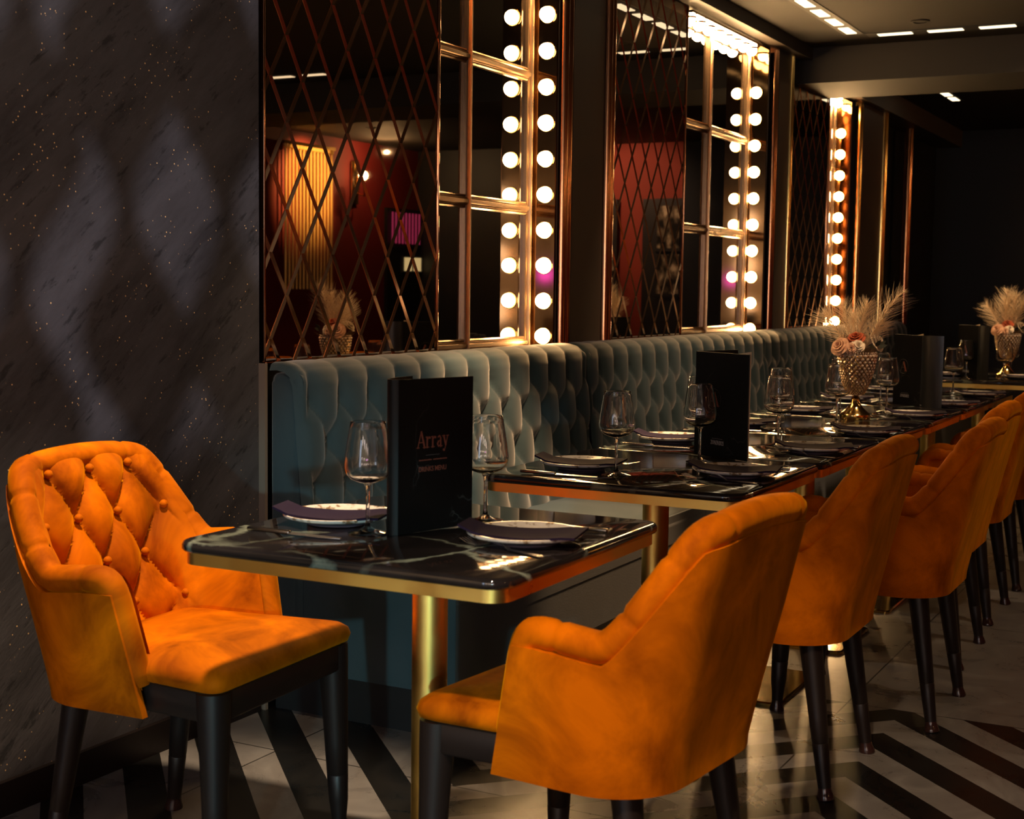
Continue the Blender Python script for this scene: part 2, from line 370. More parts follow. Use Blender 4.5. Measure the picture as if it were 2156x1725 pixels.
# pillars between the mirrors with metal edges
def pillar(n, x0, x1, lab):
    sbox('trim_%d' % n, x0, x1, 2.46, 2.62, .9, 2.575, PILLAR, lab, 'pillar')
pillar(5, 5.17, 5.47, 'plain brown pillar between the first vanity mirror and second lattice mirror')
pillar(6, 7.86, 8.06, 'narrow brown pillar between the second vanity mirror and third lattice mirror')
sbox('trim_7', 9.70, 10.33, 2.46, 2.62, .9, 2.50, PILLAR, 'plain brown pillar after the third vanity mirror', 'pillar')
def strip(x0, x1, y, zt, mt, lab, name='edge_strip'):
    m_ = MB()
    w = x1-x0
    prof = [(x0, y+.03), (x0, y)]
    for c0, hw in ((.25, .25), (.75, .25)):
        for i in range(1, 8): prof.append((x0+w*(c0-hw*math.cos(PI*i/8)), y-w*.30*math.sin(PI*i/8)))
    prof += [(x1, y), (x1, y+.03)]
    vs = []; fs = []
    for z in (.97, zt):
        vs += [(px, py, z) for px, py in prof]
    k = len(prof)
    for i in range(k-1): fs.append((i, i+1, k+i+1, k+i))
    fs.append((k-1, 0, k, 2*k-1)); fs.append(tuple(reversed(range(k)))); fs.append(tuple(range(k, 2*k)))
    m_.add(vs, fs); return tag(m_.build(name, mt, smooth=30), lab, 'metal trim', None)
strip(5.09, 5.165, 2.475, 2.575, COPPER, 'fluted copper strip to the right of the first bulb column')
strip(5.475, 5.54, 2.455, 2.575, COPPER, 'copper strip between the first brown pillar and second lattice mirror')
strip(7.80, 7.855, 2.475, 2.575, COPPER, 'copper strip to the right of the second bulb column')
strip(8.062, 8.10, 2.455, 2.575, GOLD, 'gold strip to the left of the third lattice mirror')
strip(9.655, 9.70, 2.455, 2.50, GOLD, 'gold strip to the right of the third bulb column')
strip(10.33, 10.40, 2.455, 2.50, GOLD, 'gold strip on the far edge of the last brown pillar')
strip(11.35, 11.43, 2.50, 2.50, COPPER, 'thin copper strip on the dark far wall')

# ------------------------------------------------------------------ lattice (bevelled diamond) mirrors
A_, B_ = .0765, .12375; X0, Z0 = 3.343, 1.934
def clip(poly, x0, x1, z0, z1):
    for ax, lim, sg in ((0, x0, 1), (0, x1, -1), (2, z0, 1), (2, z1, -1)):
        out = []
        for i in range(len(poly)):
            p, q = poly[i], poly[(i+1) % len(poly)]
            dp, dq = sg*(p[ax]-lim), sg*(q[ax]-lim)
            if dp >= 0: out.append(p)
            if (dp >= 0) != (dq >= 0):
                t = dp/(dp-dq); out.append(tuple(p[k]+t*(q[k]-p[k]) for k in range(3)))
        poly = out
        if len(poly) < 3: return None
    return poly
def lattice(x0, x1, z0, z1, y, lab):
    t = thing('lattice_mirror', lab, 'mirror', ((x0+x1)/2, y, z0), 0, 'diamond lattice mirrors on the wall')
    ox = (x0+x1)/2; m_ = MB(); bv = .0085; dep = .0045; k = 1-bv/(A_*B_/math.hypot(A_, B_))
    for i in range(int((x0-X0)/A_)-2, int((x1-X0)/A_)+3):
        for j in range(int((z0-Z0)/B_)-2, int((z1-Z0)/B_)+3):
            if (i+j) % 2 == 0: continue
            cx, cz = X0+i*A_, Z0+j*B_
            out = [(cx-A_, y+dep, cz), (cx, y+dep, cz-B_), (cx+A_, y+dep, cz), (cx, y+dep, cz+B_)]
            inn = [(cx-A_*k, y, cz), (cx, y, cz-B_*k), (cx+A_*k, y, cz), (cx, y, cz+B_*k)]
            for mi, pl in [(0, inn)]+[(1, [out[a], out[(a+1) % 4], inn[(a+1) % 4], inn[a]]) for a in range(4)]:
                c = clip(pl, x0, x1, z0, z1)
                if c: m_.add([(p[0]-ox, p[1]-y, p[2]-z0) for p in c], [tuple(range(len(c)))], mi)
    m_.build('mirror_tiles', [MIRROR, BEVEL], t, smooth=0)
    w = x1-x0
    MB().box(-w/2, w/2, dep+.001, .10, 0, z1-z0).build('backing_board', BLACK, t, smooth=0)
    for sgn in (-1, 1):
        MB().box(sgn*(w/2)-.004, sgn*(w/2)+.004, -.006, .10, 0, z1-z0, .002).build('side_edge', COPPER, t)
    MB().box(-w/2, w/2, -.010, .02, -.012, .004, .002).build('bottom_edge', COPPER, t)
lattice(3.235, 4.19, 1.0, 2.575, 2.50, 'diamond lattice mirror next to the glitter plaster wall')
lattice(5.545, 6.51, 1.0, 2.575, 2.50, 'diamond lattice mirror right of the first brown pillar')
lattice(8.105, 9.05, 1.0, 2.50, 2.50, 'darkest and furthest diamond lattice mirror')

# ------------------------------------------------------------------ vanity mirrors with globe bulbs
def vanity(xl, xj, mull, zt, bulb_y, bx, bz0, bs, nb, top, lab):
    t = thing('vanity_mirror', lab, 'mirror', (xj, 2.6, .97), 0, 'gridded vanity mirrors with bulbs')
    L = lambda x: x-xj
    Z = lambda z: z-.97
    MB().box(L(xl), 0, 0, .015, 0, Z(zt)).build('mirror_glass', VMIRROR, t, smooth=0)
    # side return with the bulbs, and the other reveals
    MB().box(0, .012, -.12, .015, 0, Z(zt)).build('side_return', AMBER, t, smooth=0)
    MB().box(.012, .022, -.122, .015, 0, Z(zt)).build('side_casing', BLACK, t, smooth=0)
    MB().box(L(xl), 0, -.12, .015, Z(zt)-.012, Z(zt)).build('top_return', AMBER, t, smooth=0)
    MB().box(L(xl), 0, -.12, .015, -.03, 0).build('sill', BRONZE, t, smooth=0)
    def mould(p0, p1, w, name='moulding', d=.022):
        prof = [(-.5, 0), (-.5, .45), (-.40, .62), (-.34, .45), (-.27, .80), (-.20, .70), (-.12, 1), (.12, 1), (.20, .70), (.27, .80), (.34, .45), (.40, .62), (.5, .45), (.5, 0)]
        m_ = MB(); vs = []
        for p in (p0, p1):
            for a, h in prof:
                if abs(p1[0]-p0[0]) > abs(p1[1]-p0[1]): vs.append((p[0], -h*d, p[1]+a*w))
                else: vs.append((p[0]+a*w, -h*d, p[1]))
        k = len(prof); fs = [(i, i+1, k+i+1, k+i) for i in range(k-1)]; fs += [tuple(range(k)), tuple(range(k, 2*k))]
        m_.add(vs, fs); return weld(m_.build(name, BRONZE, t, smooth=25))
    for z in (1.006, 1.535, 2.056): mould((L(xl), Z(z)), (-.028, Z(z)), .05, 'crossbar')
    mould((L(xl), Z(zt)-.02), (0, Z(zt)-.02), .03, 'crossbar')
    mould((L(mull), 0), (L(mull), Z(zt)-.01), .032, 'mullion', .026)
    mould((-.020, 0), (-.020, Z(zt)-.01), .040, 'stile', .027)
    first = None
    spots = [('s', bx, bz0+bs*i) for i in range(nb)]
    for i in range(top): spots.append(('t', bx-.09-.137*i, zt-.026))
    for kind, x, z in spots:
        if first is None:
            first = MB().sphere((0, 0, 0), .0285, 20, 14).build('bulb', BULB, t)
            sk = MB().lathe([(.026, 0), (.030, -.003), (.034, -.003), (.035, 0), (.035, .003)], 20, cap=False).build('bulb_socket', GOLD, first)
            sk.rotation_euler = (0, PI/2, 0); sk.location = (.009, 0, 0); b_ = first
        else:
            b_ = first.copy(); C.objects.link(b_); b_.parent = t
            c2 = sk.copy(); C.objects.link(c2); c2.parent = b_
            if kind == 't': c2.rotation_euler = (0, 0, 0); c2.location = (0, 0, .012)
        b_.location = (L(x) if kind == 's' else L(x), bulb_y-2.6, Z(z))
    return t
vanity(4.20, 5.057, 4.552, 2.56, 2.523, 5.046, 1.032, .1394, 11, 5, 'nearest gridded mirror with a column of glowing globe bulbs')
vanity(6.53, 7.711, 7.085, 2.56, 2.545, 7.700, 1.007, .1458, 10, 8, 'second gridded mirror with a bright row of bulbs along its top')
vanity(9.07, 9.518, 9.40, 2.49, 2.545, 9.507, 1.022, .1394, 10, 3, 'furthest and narrowest gridded mirror with globe bulbs')

# ------------------------------------------------------------------ ceiling light strips
def light_run(loc, along, n, lab, pitch=.27, ln=.185):
    t = thing('ceiling_light', lab, 'light', loc, 0)
    tot = n*pitch
    if along == 'x': MB().box(-.02, tot, -.055, .055, -.004, .0).build('housing', BLACK, t, smooth=0)
    else: MB().box(-.055, .055, -tot, .02, -.004, .0).build('housing', BLACK, t, smooth=0)
    for i in range(n):
        a = .04+i*pitch
        if along == 'x': m_ = MB().box(a, a+ln, -.028, .028, -.008, -.003, .002)
        else: m_ = MB().box(-.028, .028, -a-ln, -a, -.008, -.003, .002)
        m_.build('light_panel', PANEL, t)
light_run((5.24, 2.07, CEIL), 'x', 10, 'recessed row of glowing ceiling panels running beside the mirrors')
light_run((8.0, -.62, CEIL), 'y', 2, 'pair of glowing ceiling panels seen only in the near lattice mirror')
light_run((8.0, 1.99, CEIL), 'y', 5, 'recessed row of glowing ceiling panels crossing in front of the beam')
light_run((10.15, 2.07, CEIL), 'x', 3, 'three small glowing ceiling panels beyond the beam')
o = MB().lathe([(.05, 0), (.05, -.006), (.036, -.008), (.034, -.003)], 24).build('smoke_detector', CEILM, None, loc=(7.7, 1.66, CEIL))
tag(o, 'small round detector flush in the ceiling', 'detector')
DL = ['the armchair by the glitter wall', 'the nearest orange chair', 'the second orange chair', 'the third orange chair', 'the fifth orange chair', 'the banquette seat',
      'the joined tables', 'the near end of the banquette', 'the middle of the banquette', 'the far part of the banquette', 'the floor beside the chairs', 'the nearer vase', 'the far vase', 'the plaster wall', 'the gold tube curtain', 'the red end wall', 'the sand wall beside the plaster', 'the left part of the sand wall', 'the right part of the sand wall']
for s, dl in zip(SPOTS, DL):  # housings for the inferred spots and the added fills alike
    t = thing('ceiling_downlight', 'small round black downlight aimed at '+dl, 'light', (s[0][0], s[0][1], CEIL), 0, 'round ceiling downlights')
    MB().lathe([(.055, 0), (.055, -.004), (.045, -.006), (.042, -.001)], 20, cap=False).build('bezel', BLACK, t)

# ------------------------------------------------------------------ banquette
def tuft(p, q, e=.5):
    return (abs(math.sin(PI*p))*abs(math.sin(PI*q)))**e
def banquette(x0, x1, lab, first=False):
    t = thing('banquette', lab, 'banquette', ((x0+x1)/2, 2.1, 0), 0, 'teal velvet banquette units')
    cx = (x0+x1)/2; w = x1-x0; h = w/2
    MB().box(-h+.03, h-(.0), -.17, .37, 0, .13).build('plinth', BLACK, t, smooth=0)
    # seat base
    MB().box(-h, h, -.2466, .25, .13, .403).build('seat_base', TEAL, t, smooth=40)
    # seat cushion, softly crowned
    def cush(u, v):
        # v goes around the section: front bottom -> front top -> back
        x = -h+u*w
        e = min(u, 1-u)*w; rnd = .02*(1-min(1, e/.02))**2
        pts = [(-.247, .300), (-.247, .34), (-.247, .375), (-.235, .405), (-.20, .420), (-.1, .428), (.1, .430), (.235, .428)]
        a = v*(len(pts)-1); i = min(int(a), len(pts)-2); f = a-i
        y = pts[i][0]*(1-f)+pts[i+1][0]*f; z = pts[i][1]*(1-f)+pts[i+1][1]*f
        return (x, y, z-rnd*(1 if z > .4 else 0))
    m_ = MB(); m_.grid(cush, max(12, int(w/.06)), 21)
    m_.box(-h+.006, h-.006, -.22, .24, .28, .402)
    m_.build('seat_cushion', TEAL, t, smooth=50)
    # tufted backrest
    DX, DZ, ZR = .153, .125, .90; XR = 4.195
    prof = [(.215, .40), (.222, .50), (.232, .60), (.242, .70), (.252, .80), (.260, .90), (.266, .945), (.280, .975), (.305, .993), (.34, 1.0), (.370, .998)]
    cum = [0]
    for a, b2 in zip(prof, prof[1:]): cum.append(cum[-1]+math.hypot(b2[0]-a[0], b2[1]-a[1]))
    nx = int(w/.009); nz = 78
    def back(u, v):
        s = v*cum[-1]; i = 0
        while i < len(cum)-2 and cum[i+1] < s: i += 1
        f = (s-cum[i])/(cum[i+1]-cum[i]); y = prof[i][0]*(1-f)+prof[i+1][0]*f; z = prof[i][1]*(1-f)+prof[i+1][1]*f
        dy, dz = prof[i+1][0]-prof[i][0], prof[i+1][1]-prof[i][1]; l = math.hypot(dy, dz); ny, nz_ = -dz/l, dy/l
        x = -h+u*w; X = x+cx
        dd = min(max(ZR-z, 0), 3*DZ)/(2*DZ); e = (X-XR)/DX
        # folds lean a little so that each pillow overlaps the next
        hh = tuft(e+dd, e-dd, .50)
        rw = min(3, max(0, round((ZR-z)/DZ))); ex = e-(.5 if rw % 2 else 0); ddx = (ex-round(ex))*DX; ddz = z-(ZR-rw*DZ)
        near = math.exp(-(ddx**2+(ddz*.62)**2)/.034**2)
        if z > ZR: hh = tuft(e, e, .50)**(1-.35*min(1, (z-ZR)/.04))
        dep = .013+.030*near*(1.0 if ddz < .01 else .8)
        k = 1.0 if z < .95 else max(.35, 1-(s-cum[6])/(cum[-1]-cum[6]))
        end = min((x+h), (h-x)); ke = min(1, end/.05)
        amp = dep*k*ke**.5
        # round the vertical ends of the unit
        rr_ = .035; back_off = 0
        if end < rr_: back_off = rr_-math.sqrt(max(0, rr_**2-(rr_-end)**2))
        if not first and x < 0: back_off *= .5
        off = .010-amp*(1-hh)-back_off
        if z > .97: off = min(off, .02)
        return (x, y+ny*off, z+nz_*off*.7)
    m_ = MB(); m_.grid(back, nx, nz)
    o = m_.build('tufted_backrest', TEAL, t, smooth=60)
    # body behind the tufting (end face)
    m_ = MB(); m_.box(-h+.004, h-.004, .285, .368, .13, .955, .012, 3)
    m_.box(-h+.004, h-.004, .245, .30, .13, .60, .01, 2)
    for xa in (-h+.003, h-.040): m_.box(xa, xa+.037, .262, .369, .13, .975, .024, 4)
    m_.build('back_body', TEAL, t, smooth=40)
    for row in range(4):
        for k in range(int((x0-XR)/DX)-1, int((x1-XR)/DX)+2):
            X = XR+(k+(.5 if row % 2 else 0))*DX; z = ZR-row*DZ
            if not (x0+.05 < X < x1-.05): continue
            if btn[0] is None: btn[0] = MB().lathe([(.0001, 0), (.006, .0015), (.009, .004), (.009, .006)], 10, cap=False).build('button', TEAL, t); o = btn[0]
            else: o = btn[0].copy(); C.objects.link(o); o.parent = t
            yb = .26-(.9-z)*.095+.022
            o.location = (X-cx, yb, z); o.rotation_euler = (-PI/2, 0, 0)
    return t
btn = [None]
banquette(3.22, 5.14, 'near end of the tufted teal velvet banquette, beside the glitter wall', True)
banquette(5.143, 7.40, 'tufted banquette unit under the second lattice mirror and second vanity mirror')
banquette(7.403, 9.40, 'tufted banquette unit under the third lattice mirror')
banquette(9.403, 10.90, 'furthest tufted banquette unit behind the flower vase')

# ------------------------------------------------------------------ tables
def rrect(hx, hy, r, n=6):
    pts = []
    for cx, cy, a0 in ((hx-r, hy-r, 0), (-hx+r, hy-r, PI/2), (-hx+r, -hy+r, PI), (hx-r, -hy+r, 1.5*PI)):
        for i in range(n+1):
            a = a0+PI/2*i/n; pts.append((cx+r*math.cos(a), cy+r*math.sin(a)))
    return pts
def slab(m_, hx, hy, r, levels):
    base = None; vs = []; fs = []; k = None
    for ins, z in levels:
        p = rrect(hx-ins, hy-ins, max(.002, r-ins)); k = len(p); vs += [(x, y, z) for x, y in p]
    for i in range(len(levels)-1):
        for a in range(k): fs.append((i*k+a, i*k+(a+1) % k, (i+1)*k+(a+1) % k, (i+1)*k+a))
    fs.append(tuple(reversed(range(k)))); fs.append(tuple((len(levels)-1)*k+a for a in range(k)))
    m_.add(vs, fs); return m_
def make_table(lab, loc):
    t = thing('dining_table', lab, 'table', loc, 0, 'square marble-topped tables')
    H = .348
    slab(MB(), H, H, .045, [(.004, .7305), (.0, .735), (.0, .743), (.003, .748), (.007, .750)]).build('tabletop', MARBLE, t, smooth=50)
    slab(MB(), H-.009, H-.009, .038, [(0, .707), (0, .7305)]).build('brass_edge_band', BRASS, t, smooth=50)
    MB().lathe([(.035, .02), (.035, .69), (.08, .695), (.08, .707)], 40).build('pedestal', BRASS, t, smooth=40)
    m_ = slab(MB(), .20, .20, .02, [(0, 0), (0, .008), (.004, .012)]); m_.lathe([(.05, .011), (.05, .016), (.038, .024)], 32)
    m_.build('base_plate', BRASS_D, t, smooth=40)
    return t
TB = make_table('nearest black marble table, standing between the armchair and the first orange chair', (2.345, 1.408, 0))
ORD = ['first', 'second', 'third', 'fourth', 'fifth', 'sixth']
TABLES = []
for k in range(6):
    TABLES.append(dup(TB, (3.482+.7*k, 1.395, 0), 0, '%s marble table of the joined row along the banquette' % ORD[k]))
for k in range(2):
    dup(TB, (8.36+.7*k, 1.395, 0), 0, ['marble table with the second flower vase, past a gap in the row', 'last marble table at the far end of the room'][k])

# ------------------------------------------------------------------ chairs
def chair_plan(l, z, inset=0.):
    # l = arc length from the centre of the back, signed; z above floor
    t_ = max(0, (z-.39)/.47); a = .252+.028*min(1, (z-.39)/.26)-inset; yb = -.235-.105*t_**1.1+inset; Rr = .135-inset*.6
    sg = 1 if l >= 0 else -1; l = abs(l); s1 = a-Rr; arc = Rr*PI/2
    # keep the corner at constant parameter: use fractions of a nominal path
    n1, n2 = .145, .145+.212
    if l < n1: x, y = s1*l/n1, yb; nx, ny = 0, -1
    elif l < n2:
        w = (l-n1)/(n2-n1)*PI/2; x = s1+Rr*math.sin(w); y = yb+Rr-Rr*math.cos(w); nx, ny = math.sin(w), -math.cos(w)
    else: x = a; y = yb+Rr+(l-n2); nx, ny = 1, 0
    return sg*x, y, sg*nx, ny
def arm_front(z): return .008+.060*(.655-z)/.265
def top_h(l):
    l = abs(l)
    if l < .205: return .852-.014*(l/.205)**2
    if l < .335:
        f = (l-.205)/.13; f = f*f*(3-2*f)*.3+f*.7; return .838+(.640-.838)*f
    return .640+.012*min(1, (l-.335)/.12)
def smooth_path(raw, it=2):
    for _ in range(it):
        out = [raw[0]]
        for i in range(1, len(raw)-1): out.append((raw[i-1]+raw[i]*2+raw[i+1])/4)
        out.append(raw[-1]); raw = out
    return raw
def make_chair(lab, loc, rz, tufted):
    t = thing('armchair', lab, 'armchair', loc, rz, 'orange velvet armchairs')
    # outer shell
    def lmax(z, ins=0):
        # param where y reaches the arm front
        n2 = .357; yb = -.235-.105*max(0, (z-.39)/.47)**1.1+ins; Rr = .135-ins*.6
        return n2+(arm_front(z)-(yb+Rr))
    def shell(ins, u, v, zb, dtop, tuf=0):
        # u in 0..1 across; find z between bottom and top of that column
        q = 2*u-1; l0 = q*.50
        zt = top_h(l0*.985)-dtop; z = zb+(zt-zb)*v
        lm = lmax(z, ins); l = q*lm if abs(l0) > .36 else q*.50
        if abs(l0) > .36:
            f = (abs(l0)-.36)/.14; l = (1 if q > 0 else -1)*(.36+f*(lm-.36))
        x, y, nx, ny = chair_plan(l, z, ins)
        if tuf:
            e = x/.125; dd = (.82-z)/.20; fade = max(0, min(1, (.30-abs(l))/.09))
            hh = tuft(e+dd, e-dd, .45) if z < .82 else tuft(e, e, .45)
            off = .034*(hh*fade+.45*(1-fade))-.012*fade
            kk = min(1, max(0, zt-z)*(.54 if .19 < abs(l) < .35 else 1)/.045); off = off*kk*(2-kk)
            x -= nx*off; y -= ny*off
        return (x, y, z)
    m_ = MB(); m_.grid(lambda u, v: shell(0, u, v, .378, .032), 76, 22)
    m_.grid(lambda u, v: shell(.016, u, v, .378, .032), 76, 22, flip=True)
    nu, nv = 76, 22; o1 = (nu+1)*(nv+1)
    for i in range(nu):
        for j in (0, nv):
            a = i*(nv+1)+j; m_.f.append((a, a+nv+1, o1+a+nv+1, o1+a)); m_.mi.append(0)
    for j in range(nv):
        for i in (0, nu):
            a = i*(nv+1)+j; m_.f.append((a, a+1, o1+a+1, o1+a)); m_.mi.append(0)
    weld(m_.build('outer_shell', ORANGE, t, smooth=50))
    # inner padding
    NU, NV = (150, 60) if tufted else (70, 20)
    m_ = MB(); m_.grid(lambda u, v: shell(.052, u, v, .43, .0, 1 if tufted else 0), NU, NV, flip=True)
    m_.grid(lambda u, v: shell(.020, u, v, .43, .0), NU, NV)
    weld(m_.build('inner_padding', ORANGE, t, smooth=60))
    # padded roll along arms and back
    raw = []
    ls = [-.5+i/80 for i in range(81)]
    def topp(q):
        l = q; z = top_h(l)
        if abs(l) > .36:
            f = (abs(l)-.36)/.14; l = (1 if l > 0 else -1)*(.36+f*(lmax(z, .030)-.36-.012))
        x, y, nx, ny = chair_plan(l, z, .030); return Vector((x, y, z-.008))
    top = [topp(-.5+i/80) for i in range(81)]
    def down(sgn):
        pts = []
        for i in range(1, 12):
            z = .640-.205*i/11; x, y, nx, ny = chair_plan(sgn*.5, z, .030); pts.append(Vector((x, arm_front(z)-.012+.0, z)))
        return pts
    path = list(reversed(down(-1)))+top+down(1); path = smooth_path(path, 3)
    rad = []; acc = 0
    for i, p in enumerate(path):
        if i: acc += (p-path[i-1]).length
        r_ = .0285
        rad.append(r_)
    # sewn seams across the roll
    n_ = len(path); cums = [0]
    for i in range(1, n_): cums.append(cums[-1]+(path[i]-path[i-1]).length)
    tot = cums[-1]; seams = [tot*f for f in (.17, .27, .345, .415, .585, .655, .73, .83)]
    fine = []; fr = []
    N = 260
    for i in range(N+1):
        s = tot*i/N; j = 0
        while j < n_-2 and cums[j+1] < s: j += 1
        f = (s-cums[j])/max(1e-6, cums[j+1]-cums[j]); fine.append(path[j].lerp(path[j+1], f))
        d = min(abs(s-q) for q in seams); e_ = min(s, tot-s)
        r_ = .0280-(.0045*max(0, 1-d/.009))
        if e_ < .02: r_ *= .75+.25*e_/.02
        fr.append(r_)
    MB().tube(fine, fr, 14, up=Vector((0, 0, 1))).build('padded_roll', ORANGE, t, smooth=60)
    if tufted:
        for row in range(4):
            z = .82-.10*row
            for x in ((-.125, 0, .125) if row % 2 == 0 else (-.1875, -.0625, .0625, .1875)):
                if row == 0 and abs(x) > .13: continue
                lo, hi = 0, .5
                for _ in range(30):
                    md = (lo+hi)/2
                    if chair_plan(md, z, .058)[0] < abs(x): lo = md
                    else: hi = md
                if hi > .36: continue
                xx, y, nx, ny = chair_plan(math.copysign(hi, x), z, .058)
                b_ = MB().sphere((0, 0, 0), .0095, 12, 8).build('button', ORANGE, t); b_.location = (xx+nx*.002, y+ny*.002, z)
    # seat cushion
    def outline(ins):
        pts = []
        f, b = .245-ins, -.18+ins; wf, wb = .248-ins, .205-ins; r = .035
        cs = [(wf, f), (-wf, f), (-wb, b), (wb, b)]
        for i in range(4):
            p0 = Vector(cs[i-1]); p1 = Vector(cs[i]); p2 = Vector(cs[(i+1) % 4])
            a = p1+(p0-p1).normalized()*r; c_ = p1+(p2-p1).normalized()*r
            for k_ in range(6):
                tt = k_/5; pts.append((a*(1-tt)**2+p1*2*tt*(1-tt)+c_*tt*tt))
        return pts
    m_ = MB(); lv = [(.012, .442), (.0, .448), (-.004, .462), (.0, .476), (.012, .486), (.05, .495), (.11, .502), (.17, .505)]
    vs = []; fs = []
    for ins, z in lv:
        p = outline(ins if ins < .1 else ins); k_ = len(p); vs += [(q.x, q.y, z) for q in p]
    for i in range(len(lv)-1):
        for a in range(k_): fs.append((i*k_+a, i*k_+(a+1) % k_, (i+1)*k_+(a+1) % k_, (i+1)*k_+a))
    fs.append(tuple(range(k_))); fs.append(tuple((len(lv)-1)*k_+a for a in range(k_)))
    m_.add(vs, fs); weld(m_.build('seat_cushion', ORANGE, t, smooth=60))
    # wooden frame
    m_ = MB(); vs = []; fs = []
    for ins, z in [(.010, .385), (.006, .390), (.006, .440), (.010, .444)]:
        p = outline(ins); k_ = len(p); vs += [(q.x, q.y, z) for q in p]
    for i in range(3):
        for a in range(k_): fs.append((i*k_+a, i*k_+(a+1) % k_, (i+1)*k_+(a+1) % k_, (i+1)*k_+a))
    fs.append(tuple(range(k_))); fs.append(tuple(3*k_+a for a in range(k_)))
    m_.add(vs, fs); weld(m_.build('seat_frame', WOOD, t, smooth=45))
    for sx_, sy_ in ((1, 1), (-1, 1), (1, -1), (-1, -1)):
        if sy_ > 0: tp, bt, r0 = Vector((sx_*.214, .212, .441)), Vector((sx_*.226, .225, 0)), .034
        else: tp, bt, r0 = Vector((sx_*.175, -.155, .40)), Vector((sx_*.203, -.215, 0)), .029
        zs = [1, .9, .7, .5, .34, .335, .33, .2, .11, .07, .055, .03, .012, 0]
        rs = [r0, r0*.97, r0*.86, r0*.77, r0*.70, r0*.665, r0*.70, r0*.63, .0168, .0160, .0165, .019, .0215, .021]
        m_ = MB(); m_.tube([bt.lerp(tp, q) for q in reversed(zs[:10])], list(reversed(rs[:10])), 16)
        lg = m_.build('leg', WOOD, t, smooth=50)
        m_ = MB(); m_.tube([bt.lerp(tp, q) for q in reversed(zs[9:])], list(reversed(rs[9:])), 16); m_.build('foot_cap', PLASTIC, lg, smooth=50)
    return t
make_chair('button-tufted orange velvet armchair against the glitter wall, seat facing us', (2.30, 1.965, 0), PI+math.radians(3), True)
CH = make_chair('nearest orange velvet armchair, seen from behind at the first table', (2.36, 1.05, 0), math.radians(-6), False)
CH['label'] = 'nearest orange velvet armchair, its back to us at the nearest table'
chs = [(3.515, 1.085, 0, 'second orange armchair seen from behind, half hidden by the nearest one'),
       (4.19, .97, 0, 'third orange armchair from us, standing where the striped floor ends'),
       (4.90, 1.03, 0, 'fourth orange armchair from us along the marble tables'),
       (5.60, 1.05, 0, 'fifth orange armchair from us along the marble tables'),
       (6.30, 1.05, 0, 'sixth orange armchair from us, cut by the right edge of the photo')]
for x, y, a, lab in chs: dup(CH, (x, y, 0), math.radians(a), lab)

# ------------------------------------------------------------------ table settings
def make_glass():
    t = thing('wine_glass', '', 'glass', (0, 0, 0), 0, 'wine glasses on the tables')
    base = [(.0001, 0), (.037, 0), (.0385, .0012), (.036, .0025), (.015, .0065), (.0055, .014), (.0038, .024), (.0036, .078), (.0050, .090), (.0085, .0965)]
    outr = [(.020, .0995), (.034, .1055), (.0425, .1145), (.0460, .126), (.0462, .134), (.0440, .152), (.0400, .178), (.0362, .200), (.0335, .2145), (.0330, .2150), (.0322, .2145)]
    inn = [(.0350, .200), (.0388, .178), (.0428, .152), (.0449, .134), (.0446, .126), (.0412, .1160), (.0330, .1075), (.018, .1030), (.0001, .1020)]
    MB().lathe(base+[(.0105, .0975)], 24, cap=False).build('stem_and_foot', GLASS, t, smooth=50)
    MB().lathe([(.0001, .0965), (.0105, .0972)]+outr+inn, 36, cap=False).build('bowl', GLASS, t, smooth=50)
    return t
def make_plate():
    t = thing('plate', '', 'plate', (0, 0, 0), 0, 'cream plates on the tables')
    MB().lathe([(.0001, .006), (.055, .0065), (.078, .010), (.098, .0165), (.104, .0200), (.1075, .0215), (.1095, .0205), (.1095, .0175), (.106, .0145), (.100, .0130), (.0995, .0129)], 48, cap=False).build('dish', PLATE, t, smooth=50)
    MB().lathe([(.0995, .0129), (.085, .0085), (.064, .0030), (.062, .0), (.056, .0), (.055, .003), (.0001, .0035)], 48, cap=False).build('underside', PLATE_U, t, smooth=50)
    return t
def make_napkin():
    m_ = MB()
    def top(u, v, dz=0):
        x = (u-.5)*.225; y = (v-.5)*.105+.022*(u-.5)*2*(v-.5)+.01*math.sin(u*PI)
        r = math.hypot(x, y); z = .0225-.0095*max(0, 1-(r/.1)**2)+.006*max(0, abs(u-.5)*2-.7)
        if u < .12: z += .010*(1-u/.12)
        return (x, y, z+dz)
    m_.grid(lambda u, v: top(u, v, .0045), 24, 8); m_.grid(lambda u, v: top(u, v, 0), 24, 8, flip=True)
    k = 25*9
    for i in range(24):
        for j in (0, 8):
            a = i*9+j; m_.f.append((a, a+9, k+a+9, k+a)); m_.mi.append(0)
    for j in range(8):
        for i in (0, 24):
            a = i*9+j; m_.f.append((a, a+1, k+a+1, k+a)); m_.mi.append(0)
    return tag(weld(m_.build('napkin', NAPKIN, smooth=50)), '', 'napkin', 'purple napkins on the plates')
